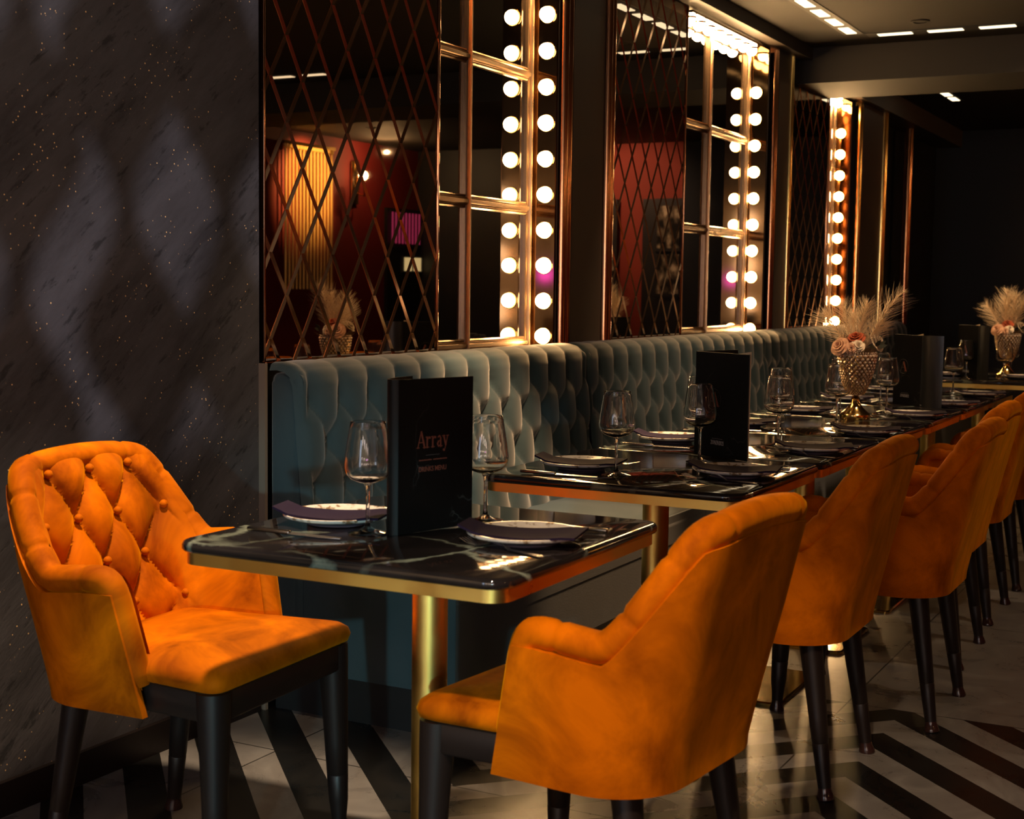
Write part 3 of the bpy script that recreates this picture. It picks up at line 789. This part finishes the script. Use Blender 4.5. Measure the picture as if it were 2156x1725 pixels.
def make_fork():
    t = thing('fork', '', 'fork', (0, 0, 0), 0, 'forks beside the plates')
    def zc(s): return .0015+.013*max(0, math.sin((s-.40)*PI/.32))*(1 if .40 < s < .72 else 0)+(.007*(s-.88)/.12 if s > .88 else 0)
    L_ = .205
    def w(s):
        if s < .08: return .0065
        if s < .45: return .0075-.003*(s-.08)/.37
        if s < .66: return .0042
        return min(.0125, .0042+.0085*(s-.66)/.08)
    m_ = MB(); m_.grid(lambda u, v: ((v-.5)*2*w(u*.80)*1.0, u*.80*L_, zc(u*.80)+.002), 26, 4); m_.grid(lambda u, v: ((v-.5)*2*w(u*.80), u*.80*L_, zc(u*.80)), 26, 4, flip=True)
    m_.build('handle', STEEL, t, smooth=50)
    m_ = MB()
    for k in range(4):
        x = -.0102+.0068*k; m_.tube([(x, L_*s, zc(s)+.001) for s in (.78, .84, .9, .95, 1.0)], [.0017, .0016, .0015, .0014, .0007], 6)
    m_.build('tines', STEEL, t, smooth=60)
    return t
def make_knife():
    t = thing('knife', '', 'knife', (0, 0, 0), 0, 'knives beside the plates')
    MB().box(-.006, .006, 0, .10, 0.0005, .0085, .0025, 2).build('handle', DSTEEL, t)
    m_ = MB(); vs = []; fs = []
    for s in (0, .3, .6, .85, 1):
        y = .10+.115*s; w = .0095 if s < .7 else .0095*(1-(s-.7)/.3*.8)
        vs += [(-.004, y, .003), (-.004, y, .005), (-.004+w+.004, y, .0038), (-.004+w+.004, y, .0032)]
    for i in range(4):
        for a in range(4): fs.append((i*4+a, i*4+(a+1) % 4, (i+1)*4+(a+1) % 4, (i+1)*4+a))
    fs += [(0, 1, 2, 3), (16, 17, 18, 19)]
    m_.add(vs, fs); weld(m_.build('blade', STEEL, t, smooth=30))
    return t
TZ = .7502
GL = make_glass(); PLT = make_plate(); NP = make_napkin(); FK = make_fork(); KN = make_knife()
used = {}
def place(proto, key, loc, rz, lab):
    if key not in used: used[key] = 1; o = proto; o.location = loc; o.rotation_euler = (0, 0, rz); o['label'] = lab; return o
    return dup(proto, loc, rz, lab)
TN = ['the nearest table']+['the %s joined table' % q for q in ORD]+['the far vase table']
# (x, y, table, side)
plates = [(2.325, 1.612, 0, 'far'), (2.333, 1.196, 0, 'near'), (3.375, 1.565, 1, 'far'), (3.46, 1.171, 1, 'near'), (4.123, 1.603, 2, 'far'), (4.10, 1.15, 2, 'near'),
          (4.75, 1.585, 3, 'far'), (4.72, 1.15, 3, 'near'), (5.40, 1.56, 4, 'far'), (5.46, 1.145, 4, 'near'), (6.10, 1.57, 5, 'far'), (6.09, 1.13, 5, 'near'),
          (6.80, 1.57, 6, 'far'), (6.76, 1.13, 6, 'near'), (8.28, 1.57, 7, 'far'), (8.30, 1.16, 7, 'near')]
glasses = [(2.255, 1.495, 0, 'far'), (2.501, 1.373, 0, 'near'), (3.298, 1.432, 1, 'far'), (3.683, 1.350, 1, 'near'), (4.02, 1.475, 2, 'far'), (4.22, 1.293, 2, 'near'),
           (4.655, 1.422, 3, 'far'), (5.022, 1.325, 3, 'near'), (5.50, 1.44, 4, 'far'), (5.649, 1.293, 4, 'near'), (6.125, 1.43, 5, 'far'), (6.296, 1.279, 5, 'near'),
           (6.80, 1.42, 6, 'far'), (6.956, 1.281, 6, 'near'), (8.12, 1.43, 7, 'far'), (8.16, 1.235, 7, 'near'), (8.60, 1.263, 7, 'mid')]
SIDE = {'far': 'at the banquette side of ', 'near': 'at the chair side of ', 'mid': 'behind the vase on '}
for x, y, k, s in plates:
    a = random.uniform(-.12, .12); pr = 'at the armchair side of ' if (k == 0 and s == 'far') else SIDE[s]
    place(PLT, 'p', (x, y, TZ), random.uniform(0, 6), 'round cream plate '+pr+TN[k])
    rz = math.radians(-28) if s == 'near' else math.radians(-20)+0
    if k == 0: rz = math.radians(-30)
    place(NP, 'n', (x-.030, y-.010, TZ), math.radians(-76+random.uniform(-4, 4)), 'dark purple folded napkin '+pr+TN[k])
    d = 1 if s == 'near' else -1
    if s == 'near': place(FK, 'f', (x-.128, y-.100, TZ), math.radians(-18 if k == 0 else -8), 'steel fork '+pr+TN[k])
    else: place(FK, 'f', (x+.135, y+.10, TZ), PI, 'steel fork '+pr+TN[k])
    kx, ky = x+d*(.165), y-d*.095
    place(KN, 'k', (kx, ky, TZ), 0 if d > 0 else PI, 'dark-handled knife '+pr+TN[k])
for x, y, k, s in glasses:
    pr = 'at the armchair side of ' if (k == 0 and s == 'far') else SIDE[s]
    place(GL, 'g', (x, y, TZ), 0, 'empty stemmed wine glass '+pr+TN[k])

mat_ring = mat('dark_foil_ring', (.05, .04, .035), .4); mat_grey = mat('grey_print', (.16, .15, .15), .5)
# ------------------------------------------------------------------ menus
def text_mesh(txt, size, mt, parent, name, width=None, bold=0., serif=False):
    cu = bpy.data.curves.new(name, 'FONT'); cu.body = txt; cu.size = size; cu.align_x = 'CENTER'; cu.extrude = .00015; cu.offset = bold
    tmp = bpy.data.objects.new(name, cu); C.objects.link(tmp)
    dg = bpy.context.evaluated_depsgraph_get(); me = bpy.data.meshes.new_from_object(tmp.evaluated_get(dg)); bpy.data.objects.remove(tmp)
    me.materials.clear(); me.materials.append(mt)
    o = bpy.data.objects.new(name, me); C.objects.link(o); o.parent = parent
    if width:
        xs = [v.co.x for v in me.vertices]; k = width/(max(xs)-min(xs))
        for v in me.vertices: v.co.x *= k
    return o
def serif_word(word, size, width, mt, parent, name):
    """bracketed slab-serif capitals and lower case drawn from strokes"""
    G = {  # per glyph: advance, list of strokes (x0,y0,x1,y1,w) in em units, x-height .62
        'A': (.86, [(.08, 0, .43, .95, .07), (.43, .95, .78, 0, .15), (.2, .32, .66, .32, .05), (-.02, .02, .24, .02, .05), (.6, .02, .94, .02, .05)]),
        'r': (.56, [(.17, 0, .17, .62, .14), (.17, .42, .34, .60, .07), (.34, .60, .48, .56, .12), (.02, .02, .36, .02, .05), (.02, .62, .18, .62, .05)]),
        'a': (.62, [(.42, 0, .42, .5, .14), (.14, .56, .3, .64, .08), (.3, .64, .44, .5, .1), (.42, .36, .2, .32, .06), (.2, .32, .1, .16, .13), (.1, .16, .22, .02, .1), (.22, .02, .42, .12, .06), (.42, .02, .6, .03, .05)]),
        'y': (.62, [(.12, .62, .34, .06, .14), (.52, .62, .34, .06, .06), (.34, .06, .2, -.24, .06), (.2, -.24, .08, -.2, .12), (-.02, .62, .26, .62, .05), (.4, .62, .64, .62, .05)]),
        'Z': (.72, [(.08, .9, .62, .9, .06), (.60, .9, .12, .04, .13), (.06, .04, .66, .04, .06), (.08, .9, .08, .72, .04), (.66, .04, .66, .24, .04)]),
        'O': (.80, [(.40, .93, .14, .7, .06), (.14, .7, .14, .26, .14), (.14, .26, .40, .03, .06), (.40, .03, .66, .26, .06), (.66, .26, .66, .7, .14), (.66, .7, .40, .93, .06)]),
        'N': (.86, [(.16, 0, .16, .92, .05), (.14, .92, .70, 0, .14), (.70, 0, .70, .92, .05), (.02, .02, .3, .02, .04), (.0, .92, .24, .92, .04), (.56, .92, .86, .92, .04)]),
        'I': (.40, [(.2, 0, .2, .92, .15), (.04, .02, .36, .02, .04), (.04, .92, .36, .92, .04)]),
        '1': (.40, [(.2, 0, .2, .92, .14), (.2, .9, .06, .8, .05), (.04, .02, .36, .02, .04)]),
        '8': (.58, [(.29, .92, .12, .72, .08), (.12, .72, .44, .42, .1), (.44, .42, .46, .18, .09), (.46, .18, .29, .03, .06), (.29, .03, .1, .2, .09), (.1, .2, .44, .6, .06), (.44, .6, .42, .8, .08), (.42, .8, .29, .92, .06)]),
        '2': (.54, [(.08, .72, .2, .9, .08), (.2, .9, .42, .8, .08), (.42, .8, .42, .58, .12), (.42, .58, .08, .05, .06), (.06, .05, .48, .05, .1)]),
    }
    tot = sum(G[c][0] for c in word); k = width/(tot*size); m_ = MB(); x = -tot/2
    for c in word:
        adv, st = G[c]
        for (x0, y0, x1, y1, w) in st:
            a = Vector((x0, y0)); b2 = Vector((x1, y1)); d = (b2-a).normalized(); pn = Vector((-d.y, d.x))*w/2; e = d*w*.25
            q = [a-e-pn, b2+e-pn, b2+e+pn, a-e+pn]
            lo = [((p.x+x)*size*k, p.y*size, 0) for p in q]; hi = [(p[0], p[1], .0003) for p in lo]
            m_.add(lo+hi, [(3, 2, 1, 0), (4, 5, 6, 7), (0, 1, 5, 4), (1, 2, 6, 5), (2, 3, 7, 6), (3, 0, 4, 7)])
        x += adv
    return m_.build(name, mt, parent, smooth=0)
def make_menu(lab, p_left, p_right, back_curve, kind, H=.297):
    """standing open menu: front cover between two points, back cover following a curve from the spine"""
    a = Vector((*p_left, 0)); b2 = Vector((*p_right, 0)); d = (b2-a).normalized(); n = Vector((d.y, -d.x, 0))   # n faces the viewer
    rz = math.atan2(d.y, d.x); t = thing('menu', lab, 'menu', (a.x, a.y, TZ), rz, 'standing drink menus')
    w = (b2-a).length
    mod_bevel(MB().box(0, w, 0, .0025, 0, H).build('front_cover', MENU, t, smooth=0), .0008, 1)
    m_ = MB(); py = .0045; e_ = .007 if kind == 'wine' else -.002
    q = [(.004, .003, .002), (w-.003, py+.004, .002), (w-.003, py+.004, H+e_), (w*.72, py+.003, H-.002), (.004, .003, H-.002)]
    m_.add(q+[(a_[0], a_[1]+.0015, a_[2]) for a_ in q], [(0, 1, 2, 3, 4), (9, 8, 7, 6, 5)]+[(i, 5+i, 5+(i+1) % 5, (i+1) % 5) for i in range(5)]); m_.build('pages', CREAM, t, smooth=0)
    m_ = MB(); k = len(back_curve)
    for z0, z1, ins in ((0, H, 0),):
        vs = []; fs = []
        for i, (x, y) in enumerate(back_curve):
            j0, j1 = max(0, i-1), min(k-1, i+1); tx = back_curve[j1][0]-back_curve[j0][0]; ty = back_curve[j1][1]-back_curve[j0][1]; l = math.hypot(tx, ty)
            ox, oy = -ty/l*.0022, tx/l*.0022
            vs += [(x, y, z0), (x, y, z1), (x+ox, y+oy, z1), (x+ox, y+oy, z0)]
        for i in range(k-1):
            for a_ in range(4): fs.append((i*4+a_, i*4+(a_+1) % 4, (i+1)*4+(a_+1) % 4, (i+1)*4+a_))
        fs += [(0, 1, 2, 3), tuple((k-1)*4+q for q in range(4))]
        m_.add(vs, fs)
    weld(m_.build('back_cover', MENU, t, smooth=60))
    def put(o, x, z, s=1): o.rotation_euler = (PI/2, 0, 0); o.location = (x, -.0003, z)
    if kind == 'drinks':
        put(serif_word('Array', .033, .083, LETTER, t, 'lettering'), w*.45, .163)
        m_ = MB(); m_.box(-.018, .018, 0, .0006, 0, .0003)
        put(m_.build('printed_rule', mat_grey, t, smooth=0), w*.45, .148)
        m_ = MB(); random.seed(3); x = -.036
        while x < .036:
            q = random.uniform(.0015, .0028)
            if not -.004 < x < .0: m_.box(x, x+q, 0, random.uniform(.0018, .0026), 0, .0003)
            x += q+.0009
        put(m_.build('printed_line', LETTER, t, smooth=0), w*.45, .138)
        put(text_mesh('DRINKS MENU', .0135, LETTER, t, 'lettering', .072, .0001), w*.45, .117)
        m_ = MB(); m_.box(-.001, 0, -.0, .045, 0, .0003)
    else:
        # large foil A emblem inside a thin ring, house name under it
        m_ = MB()
        for (x0, y0, x1, y1, ww) in [(-.026, -.03, .0, .032, .005), (.0, .032, .027, -.03, .014), (-.016, -.008, .014, -.008, .004), (-.034, -.031, -.018, -.031, .004), (.012, -.031, .038, -.031, .004)]:
            p = Vector((x0, y0)); q = Vector((x1, y1)); dd = (q-p).normalized(); pn = Vector((-dd.y, dd.x))*ww/2
            lo = [(*(v), 0) for v in (p-pn, q-pn, q+pn, p+pn)]; hi = [(v[0], v[1], .0003) for v in lo]
            m_.add(lo+hi, [(3, 2, 1, 0), (4, 5, 6, 7), (0, 1, 5, 4), (1, 2, 6, 5), (2, 3, 7, 6), (3, 0, 4, 7)])
        o = m_.build('emblem', [LETTER, mat_ring], t, smooth=0); put(o, w*.36, .163); o.scale = (.62, .62, 1)
        for q, p in enumerate(o.data.polygons): p.material_index = 0 if 6 <= q < 12 or q >= 24 else 1
        m_ = MB(); m_.tube([(.030*math.cos(i*PI/24), .030*math.sin(i*PI/24), .0002) for i in range(49)], .0004, 4); put(m_.build('emblem_ring', mat_ring, t), w*.36, .163)
        put(serif_word('ZONIN1821', .0125, .056, LETTERW, t, 'lettering'), w*.44, .034)
        m_ = MB(); m_.box(-.023, .023, 0, .0012, 0, .0003); put(m_.build('printed_line', mat_grey, t, smooth=0), w*.44, .0505)
    return t
# first menu: back cover bulges left of the spine and runs back
make_menu('black marbled drinks menu lettered Array, standing open on the nearest table', (2.263, 1.432), (2.452, 1.376),
          [(0, 0), (-.006, .005), (-.009, .012), (-.006, .022), (.004, .033), (.022, .044), (.045, .055), (.070, .064), (.10, .072)], 'drinks')
make_menu('black marbled wine menu with ZONIN1821 print, standing on the first joined table', (3.878, 1.437), (3.766, 1.242),
          [(0, 0), (-.001, .012), (-.004, .03), (-.010, .06), (-.018, .10), (-.024, .14), (-.026, .18)], 'wine')
make_menu('dark open menu with a curved sheen, standing past the first flower vase', (6.10, 1.372), (5.99, 1.235),
          [(.176, 0), (.184, -.004), (.20, -.004), (.225, .002), (.25, .016), (.27, .034)], 'wine')
make_menu('dark upright menu beside the far flower vase', (8.24, 1.50), (8.12, 1.37),
          [(.176, 0), (.184, -.004), (.20, -.004), (.225, .002), (.25, .016)], 'wine')
SHEEN = mat('glossy_black_cover', (.012, .012, .013), .30, Specular_IOR_Level=.6)
for o in [q for q in C.objects if q.name.startswith('back_cover')][-2:]: o.data.materials[0] = SHEEN

# ------------------------------------------------------------------ vases and flowers
def make_vase(lab, loc):
    t = thing('vase', lab, 'vase', loc, 0, 'crystal bead vases')
    MB().lathe([(.0001, 0), (.056, 0), (.057, .004), (.056, .017), (.053, .021), (.044, .028), (.030, .042), (.020, .055), (.015, .066), (.014, .072), (.018, .076), (.014, .080), (.012, .086), (.0001, .086)], 40, cap=False).build('foot', GOLD, t, smooth=30)
    prof = [(.020, .088), (.030, .098), (.040, .118), (.050, .145), (.058, .175), (.064, .205), (.068, .235)]
    MB().lathe([(.0001, .086)]+[(r-.006, z) for r, z in prof]+[(.060, .2352), (.058, .2345)]+[(r-.010, z) for r, z in reversed(prof[1:])]+[(.0001, .098)], 32, cap=False).build('inner_cup', mat_cup, t, smooth=50)
    # beads, row by row in a wire lattice
    m_ = MB(); wr = MB(); zz = .092; row = 0
    def rad(z):
        for (r0, z0), (r1, z1) in zip(prof, prof[1:]):
            if z <= z1: return r0+(r1-r0)*(z-z0)/(z1-z0)
        return prof[-1][0]
    pts = []
    while zz < .238:
        r = rad(zz); n = 22; br = PI*r/n*.80
        for k in range(n):
            a = 2*PI*(k+.5*(row % 2))/n; c = (r*math.cos(a), r*math.sin(a), zz); m_.sphere(c, br, 6, 4)
        pts.append((r, zz, row)); zz += br*1.55; row += 1
    for (r0, z0, q0), (r1, z1, q1) in zip(pts, pts[1:]):
        for k in range(22):
            a0 = 2*PI*(k+.5*(q0 % 2)+.5)/22
            for s_ in (-.5, .5):
                a1 = a0+s_*2*PI/22
                wr.tube([((r0+.004)*math.cos(a0), (r0+.004)*math.sin(a0), z0), ((r1+.004)*math.cos(a1), (r1+.004)*math.sin(a1), z1)], .0009, 4, cap=False)
    m_.build('crystal_beads', BEAD, t, smooth=0); wr.build('wire_lattice', GOLD, t, smooth=0)
    m_ = MB()
    for z in (.2405, .2475):
        for k in range(44):
            a = 2*PI*k/44; m_.sphere((.0685*math.cos(a), .0685*math.sin(a), z), .0036, 6, 4)
    m_.build('rim_beads', BEAD, t, smooth=0)
    MB().tube([(.0685*math.cos(2*PI*k/32), .0685*math.sin(2*PI*k/32), .2355) for k in range(33)], .0022, 6).build('rim_band', GOLD, t)
    return t
mat_cup = mat('smoked_glass_cup', (.30, .19, .12), .2, .5)
def ribbon(m_, p0, p1, p2, w, seg=3):
    """thin tapering two-sided strand along a quadratic curve"""
    vs = []; fs = []; side = (Vector(p2)-Vector(p0)).cross(Vector((.3, .5, .8)))
    side = side.normalized() if side.length > 1e-6 else Vector((1, 0, 0))
    up = (Vector(p2)-Vector(p0)).cross(side).normalized()
    for i in range(seg+1):
        f = i/seg; p = Vector(p0)*(1-f)**2+Vector(p1)*2*f*(1-f)+Vector(p2)*f*f; ww = w*(1-.8*f)
        vs += [p+side*ww, p-side*ww*.5+up*ww*.8, p-side*ww*.5-up*ww*.8]
    for i in range(seg):
        for a in range(3): fs.append((i*3+a, i*3+(a+1) % 3, (i+1)*3+(a+1) % 3, (i+1)*3+a))
    m_.add(vs, fs)
def plume(t, base, tip, bend, width, n=190, name='feather_plume'):
    m_ = MB(); b0 = Vector(base); b2 = Vector(tip); b1 = (b0+b2)/2+Vector(bend)
    q = lambda f: b0*(1-f)**2+b1*2*f*(1-f)+b2*f*f
    m_.tube([q(i/8) for i in range(9)], [.0016-.0011*i/8 for i in range(9)], 5)
    ln = (b2-b0).length
    for i in range(n):
        f = .12+.88*(i/n); p = q(f); tg = (q(min(1, f+.03))-q(max(0, f-.03))).normalized()
        ang = random.uniform(0, 2*PI); rd = Vector((math.cos(ang), math.sin(ang), random.uniform(-.3, .3))); rd = (rd-tg*rd.dot(tg)).normalized()
        prof = math.sin(PI*min(1, (f*.80+.17)))**.7; L_ = width*prof*random.uniform(.75, 1.15)
        p1 = p+rd*L_*.5+tg*L_*.45; p2 = p+rd*L_*.95+tg*L_*random.uniform(.9, 1.35)-Vector((0, 0, L_*.12))
        ribbon(m_, p, p1, p2, .0007, 3)
    return m_.build(name, FEATHER, t, smooth=0)
def rose(t, c, r, mt, facing=(0, 0, 1), name='rose'):
    m_ = MB(); fz = Vector(facing).normalized(); rot = fz.to_track_quat('Z', 'Y').to_matrix()
    layers = [(5, .30, .55, .1), (5, .52, .50, .5), (6, .74, .36, .9), (7, .95, .16, 1.2)]
    for li, (n, rr_, hz, tilt) in enumerate(layers):
        for k in range(n):
            a0 = 2*PI*(k+.37*li)/n
            def pt(u, v):
                a = a0+(u-.5)*2*PI/n*1.5; rad_ = r*(rr_*(.25+.75*v)+.04*math.sin(u*PI))+r*.10*tilt*v*v
                z = r*(-.35+hz*(.2+1.3*math.sin(v*PI*.55)))-r*.12*abs(u-.5)*2*v
                p = rot@Vector((rad_*math.cos(a), rad_*math.sin(a), z)); return (c[0]+p.x, c[1]+p.y, c[2]+p.z)
            m_.grid(pt, 6, 5)
            m_.grid(lambda u, v: tuple(Vector(pt(u, v))-fz*.0012), 6, 5, flip=True)
    return m_.build(name, mt, t, smooth=60)
def make_flowers(lab, loc, rz, spec):
    t = thing('flower_arrangement', lab, 'flowers', loc, rz, 'feather and rose arrangements')
    for b_, tip, bend, w in spec: plume(t, b_, tip, bend, w)
    rose(t, (-.075, -.030, .030), .034, ROSE_P, (-.7, -.6, .5)); rose(t, (-.035, -.055, .022), .022, ROSE_P, (-.3, -.9, .3))
    rose(t, (-.010, -.052, .034), .024, ROSE_C, (.0, -.8, .5)); rose(t, (-.012, -.020, .062), .032, ROSE_O, (-.3, -.5, .8))
    rose(t, (.078, .008, .046), .036, ROSE_C, (.7, -.5, .5)); rose(t, (.03, .05, .055), .032, ROSE_P, (.2, .5, .8)); rose(t, (-.05, .045, .05), .030, ROSE_C, (-.5, .5, .8))
    m_ = MB(); random.seed(11)
    for i in range(420):
        a = random.uniform(0, 2*PI); rr_ = random.uniform(.01, .060); p = Vector((rr_*math.cos(a), rr_*math.sin(a), -.01))
        d = Vector((math.cos(a)*random.uniform(.2, 1.1), math.sin(a)*random.uniform(.2, 1.1), random.uniform(.5, 1.3))).normalized(); L_ = random.uniform(.025, .062)
        ribbon(m_, p, p+d*L_*.6, p+d*L_+Vector((0, 0, -.004)), .0014, 2)
    m_.build('dried_filler', DRIED, t, smooth=0)
    m_ = MB()
    for (cx, cy, cz, ax, az, L_) in [(.055, -.050, .030, .3, .5, .035), (.065, -.045, .026, .9, .3, .036), (.050, -.052, .024, -.4, .2, .03), (.070, -.04, .034, 1.0, .7, .03)]:
        d = Vector((ax, -.35, az)).normalized(); sd = d.cross(Vector((0, -1, .2))).normalized()
        for sg in (0, .0012):
            q = [(Vector((cx, cy, cz))+d*L_*f+sd*wd*L_*.22+Vector((0, sg, 0))) for f, wd in ((0, 0), (.3, 1), (.65, .8), (1, 0), (.65, -.8), (.3, -1))]
            m_.add(q, [tuple(range(6)) if sg == 0 else tuple(reversed(range(6)))])
    m_.build('leaves', LEAF, t, smooth=0)
    return t
make_vase('nearer crystal bead vase on a gold foot among the marble tables', (5.278, 1.324, TZ))
make_vase('further crystal bead vase near the right edge of the photo', (8.43, 1.262, TZ))
# local axes of the first arrangement: x roughly to the photo's right
ry = yaw-PI/2
make_flowers('cream feathers with peach and rust roses in the nearer vase', (5.278, 1.324, TZ+.243), ry,
    [((-.02, 0, 0), (-.135, -.02, .150), (-.01, 0, .03), .075), ((-.01, .01, 0), (-.055, .02, .190), (-.01, 0, .03), .065),
     ((0, -.01, 0), (.030, -.01, .195), (-.01, 0, .03), .068), ((.02, 0, 0), (.165, .0, .235), (-.015, 0, .03), .075), ((.01, .03, 0), (-.01, .05, .15), (0, .02, .02), .065), ((.02, .0, 0), (.10, .02, .12), (0, 0, .02), .06)])
make_flowers('bushier cream feathers and orange roses in the far vase', (8.43, 1.262, TZ+.243), ry,
    [((-.02, 0, 0), (-.135, -.02, .165), (-.01, 0, .03), .075), ((0, .0, 0), (-.01, .0, .25), (0, 0, .03), .085),
     ((.01, -.01, 0), (.035, -.01, .23), (0, 0, .03), .085), ((.02, 0, 0), (.095, .0, .20), (-.005, 0, .03), .07), ((-.01, .01, 0), (-.02, .0, .20), (0, 0, .02), .08)])

# ------------------------------------------------------------------ across the room (seen in the mirrors)
t = thing('tube_curtain', 'hanging curtain of gold tubes seen in the near lattice mirror', 'curtain', (10.95, -2.93, 0))
MB().box(-.40, .40, -.02, .02, 2.50, 2.53).build('rail', GOLD, t)
tubes = []
for k in range(14):
    x = -.36+.72*k/13
    if not tubes: o = MB().lathe([(.012, 1.18), (.012, 2.46), (.024, 2.47), (.024, 2.50)], 12).build('tube', mat('gold_tube', (.95, .60, .20), .38, .7), t); tubes.append(o)
    else: o = tubes[0].copy(); C.objects.link(o); o.parent = t
    o.location = (x, 0, 0)
t = thing('wall_lamp', 'gilded wall lamp with one globe bulb seen in the near lattice mirror', 'lamp', (11.78, -2.99, 2.24))
MB().box(-.06, .06, 0, .02, -.22, .20, .008).build('back_plate', GOLD, t)
MB().tube([(0, .02, -.1), (0, .12, -.14), (-.08, .18, -.08), (-.10, .18, .0)], .010, 8).build('arm', GOLD, t)
MB().tube([(.05*math.cos(i*PI/12), .03, .05+.16*math.sin(i*PI/12)) for i in range(25)], .012, 8).build('ring', GOLD, t)
MB().sphere((-.10, .18, .05), .045, 16, 10).build('bulb', SCONCE, t)
l = bpy.data.lights.new('wall_lamp_glow', 'POINT'); l.energy = 22; l.color = (1, .6, .25); l.shadow_soft_size = 0.0
o = bpy.data.objects.new('wall_lamp_glow', l); C.objects.link(o); o.location = (11.8, -2.62, 2.52)
for x, w_ in ((1.5, 'nearest the photographer'), (3.8, 'opposite the end of the banquette'), (6.1, 'opposite the first vase')):  # extra lamp copies, out of view, put in for glints on the bevels
    dup(t, (x, -2.99, 2.0), 0, 'gilded globe wall lamp on the red wall, '+w_)
sbox('door_1', 12.35, 12.98, -3.0, -2.96, 0, 2.02, BLACK, 'dark doorway in the red wall seen in the mirrors', 'doorway')
sbox('trim_8', XE-.02, XE, -1.2, -.75, 0, 1.9, BLACK, 'dark niche in the red end wall', 'niche')

# behind the photographer: a ribbon screen added to shape the wall light, a cluster of small lamps mirrored by the glasses
t = thing('hanging_screen', 'hanging screen of wavy ribbons behind the photographer, shading the glitter wall', 'screen', (.18, -.82, 0), math.radians(56.7))
MB().box(-.01, .01, -.75, .75, 2.52, 2.56).build('rail', BLACK, t, smooth=0)
for k in range(13):
    m_ = MB(); y0 = -.62+.103*k; pts = 140; vs = []; fs = []; random.seed(40+k); p0 = random.uniform(-1.3, 1.3)+k*.5
    for i in range(pts+1):
        z = .9+1.62*i/pts; w = .034+.024*math.sin(z*27+p0); y = y0+.010*math.sin(z*9.1+p0)+.04*(z-1.7)
        vs += [(-.002, y-w, z), (.002, y-w, z), (.002, y+w, z), (-.002, y+w, z)]
    for i in range(pts):
        for a in range(4): fs.append((i*4+a, i*4+(a+1) % 4, (i+1)*4+(a+1) % 4, (i+1)*4+a))
    fs += [(0, 1, 2, 3), tuple(pts*4+a for a in range(4))]
    m_.add(vs, fs); m_.build('ribbon', BLACK, t, smooth=0)
DOT = emit('globe_lamp_glow', (1.0, .86, .78), 20.0); LILAC = emit('lilac_lamp_glow', (.65, .06, 1.0), 30.0)
lamps = []
for i in range(4):
    for j in range(3):
        loc = (-3.72, -2.3+1.1*i, .95+.62*j); lb = 'globe wall lamp behind the photographer, %s column, %s row' % (['first', 'second', 'third', 'fourth'][i], ['bottom', 'middle', 'top'][j])
        if not lamps:
            t = thing('globe_wall_lamp', lb, 'lamp', loc, 0, 'globe lamps on the wall behind the photographer'); lamps.append(t)
            MB().sphere((0, 0, 0), .13, 20, 12).build('globe', DOT, t)
            MB().box(-.28, -.10, -.02, .02, -.02, .02).box(-.28, -.26, -.07, .07, -.07, .07).build('bracket', GOLD, t, smooth=0)
        else: dup(lamps[0], loc, 0, lb)
t = thing('pendant_lamp', 'lilac glowing pendant lamp behind the photographer', 'lamp', (-1.9, -.78, 1.35))
MB().sphere((0, 0, 0), .07, 14, 8).build('globe', LILAC, t); MB().tube([(0, 0, .06), (0, 0, CEIL-1.35)], .004, 6).build('cord', BLACK, t)

# end wall furniture seen in the second lattice mirror
GLINT = mat('glinting_shelf_ware', (.3, .26, .2), .3, .2); mp = coords(GLINT, (1, 1, .5)); n = nd(GLINT, 'ShaderNodeTexNoise'); n.inputs['Scale'].default_value = 16; n.inputs['Detail'].default_value = 3  # glints of the shelf ware painted as pale mottling in the colour
lk(GLINT, mp, 'Vector', n, 'Vector'); r = ramp(GLINT, [(.42, (.01, .008, .006)), (.56, (.25, .20, .13)), (.68, (.85, .72, .5))]); lk(GLINT, n, 'Fac', r, 'Fac'); lk(GLINT, r, 'Color', bsdf(GLINT), 'Base Color')
def cabinet(y0, y1, lab, rows):
    t = thing('display_cabinet', lab, 'cabinet', (XE-.06, (y0+y1)/2, 0)); w = (y1-y0)/2
    MB().box(0, .06, -w, w, 0, 2.10).build('carcass', BLACK, t, smooth=0)
    for z0, z1 in rows:
        MB().box(-.012, 0, -w+.02, w-.02, z0, z1).build('shelf_ware', GLINT, t, smooth=0)
        MB().box(-.03, .0, -w, w, z0-.03, z0).build('shelf', BLACK, t, smooth=0)
cabinet(-.25, .02, 'dark display cabinet of glinting ware on the red end wall, nearer the banquette', [(1.62, 2.03), (1.18, 1.56)])
cabinet(-.90, -.66, 'dark display cabinet of glinting ware on the red end wall, further from the banquette', [(1.40, 1.52)])
o = MB().box(XE-.03, XE, -.40, -.25, 0, 2.10).build('door_2', BLACK, None, smooth=0); struct(o, 'black door beside the display cabinet'); o['category'] = 'door'
# doorway furniture seen in the near lattice mirror
t = thing('strip_curtain', 'pink glowing strip curtain in the dark doorway', 'curtain', (12.66, -2.93, 0))
p0 = None
for k in range(9):
    if p0 is None: p0 = MB().box(-.012, .012, -.004, .004, 1.66, 1.98, .003).build('strip', PINK, t); o = p0
    else: o = p0.copy(); C.objects.link(o); o.parent = t
    o.location = (-.26+.065*k, 0, 0)
MB().box(-.30, .30, -.01, .01, 1.98, 2.0).build('rail', BLACK, t, smooth=0)
t = thing('light_box', 'small pale yellow two-pane light box in the doorway', 'light', (12.80, -2.93, 1.38))
MB().box(-.19, .19, -.03, -.005, -.02, .16).build('casing', BLACK, t, smooth=0)
for x in (-.165, .02): MB().box(x, x+.145, -.005, .0, 0, .14, .002).build('pane', SHADE, t)
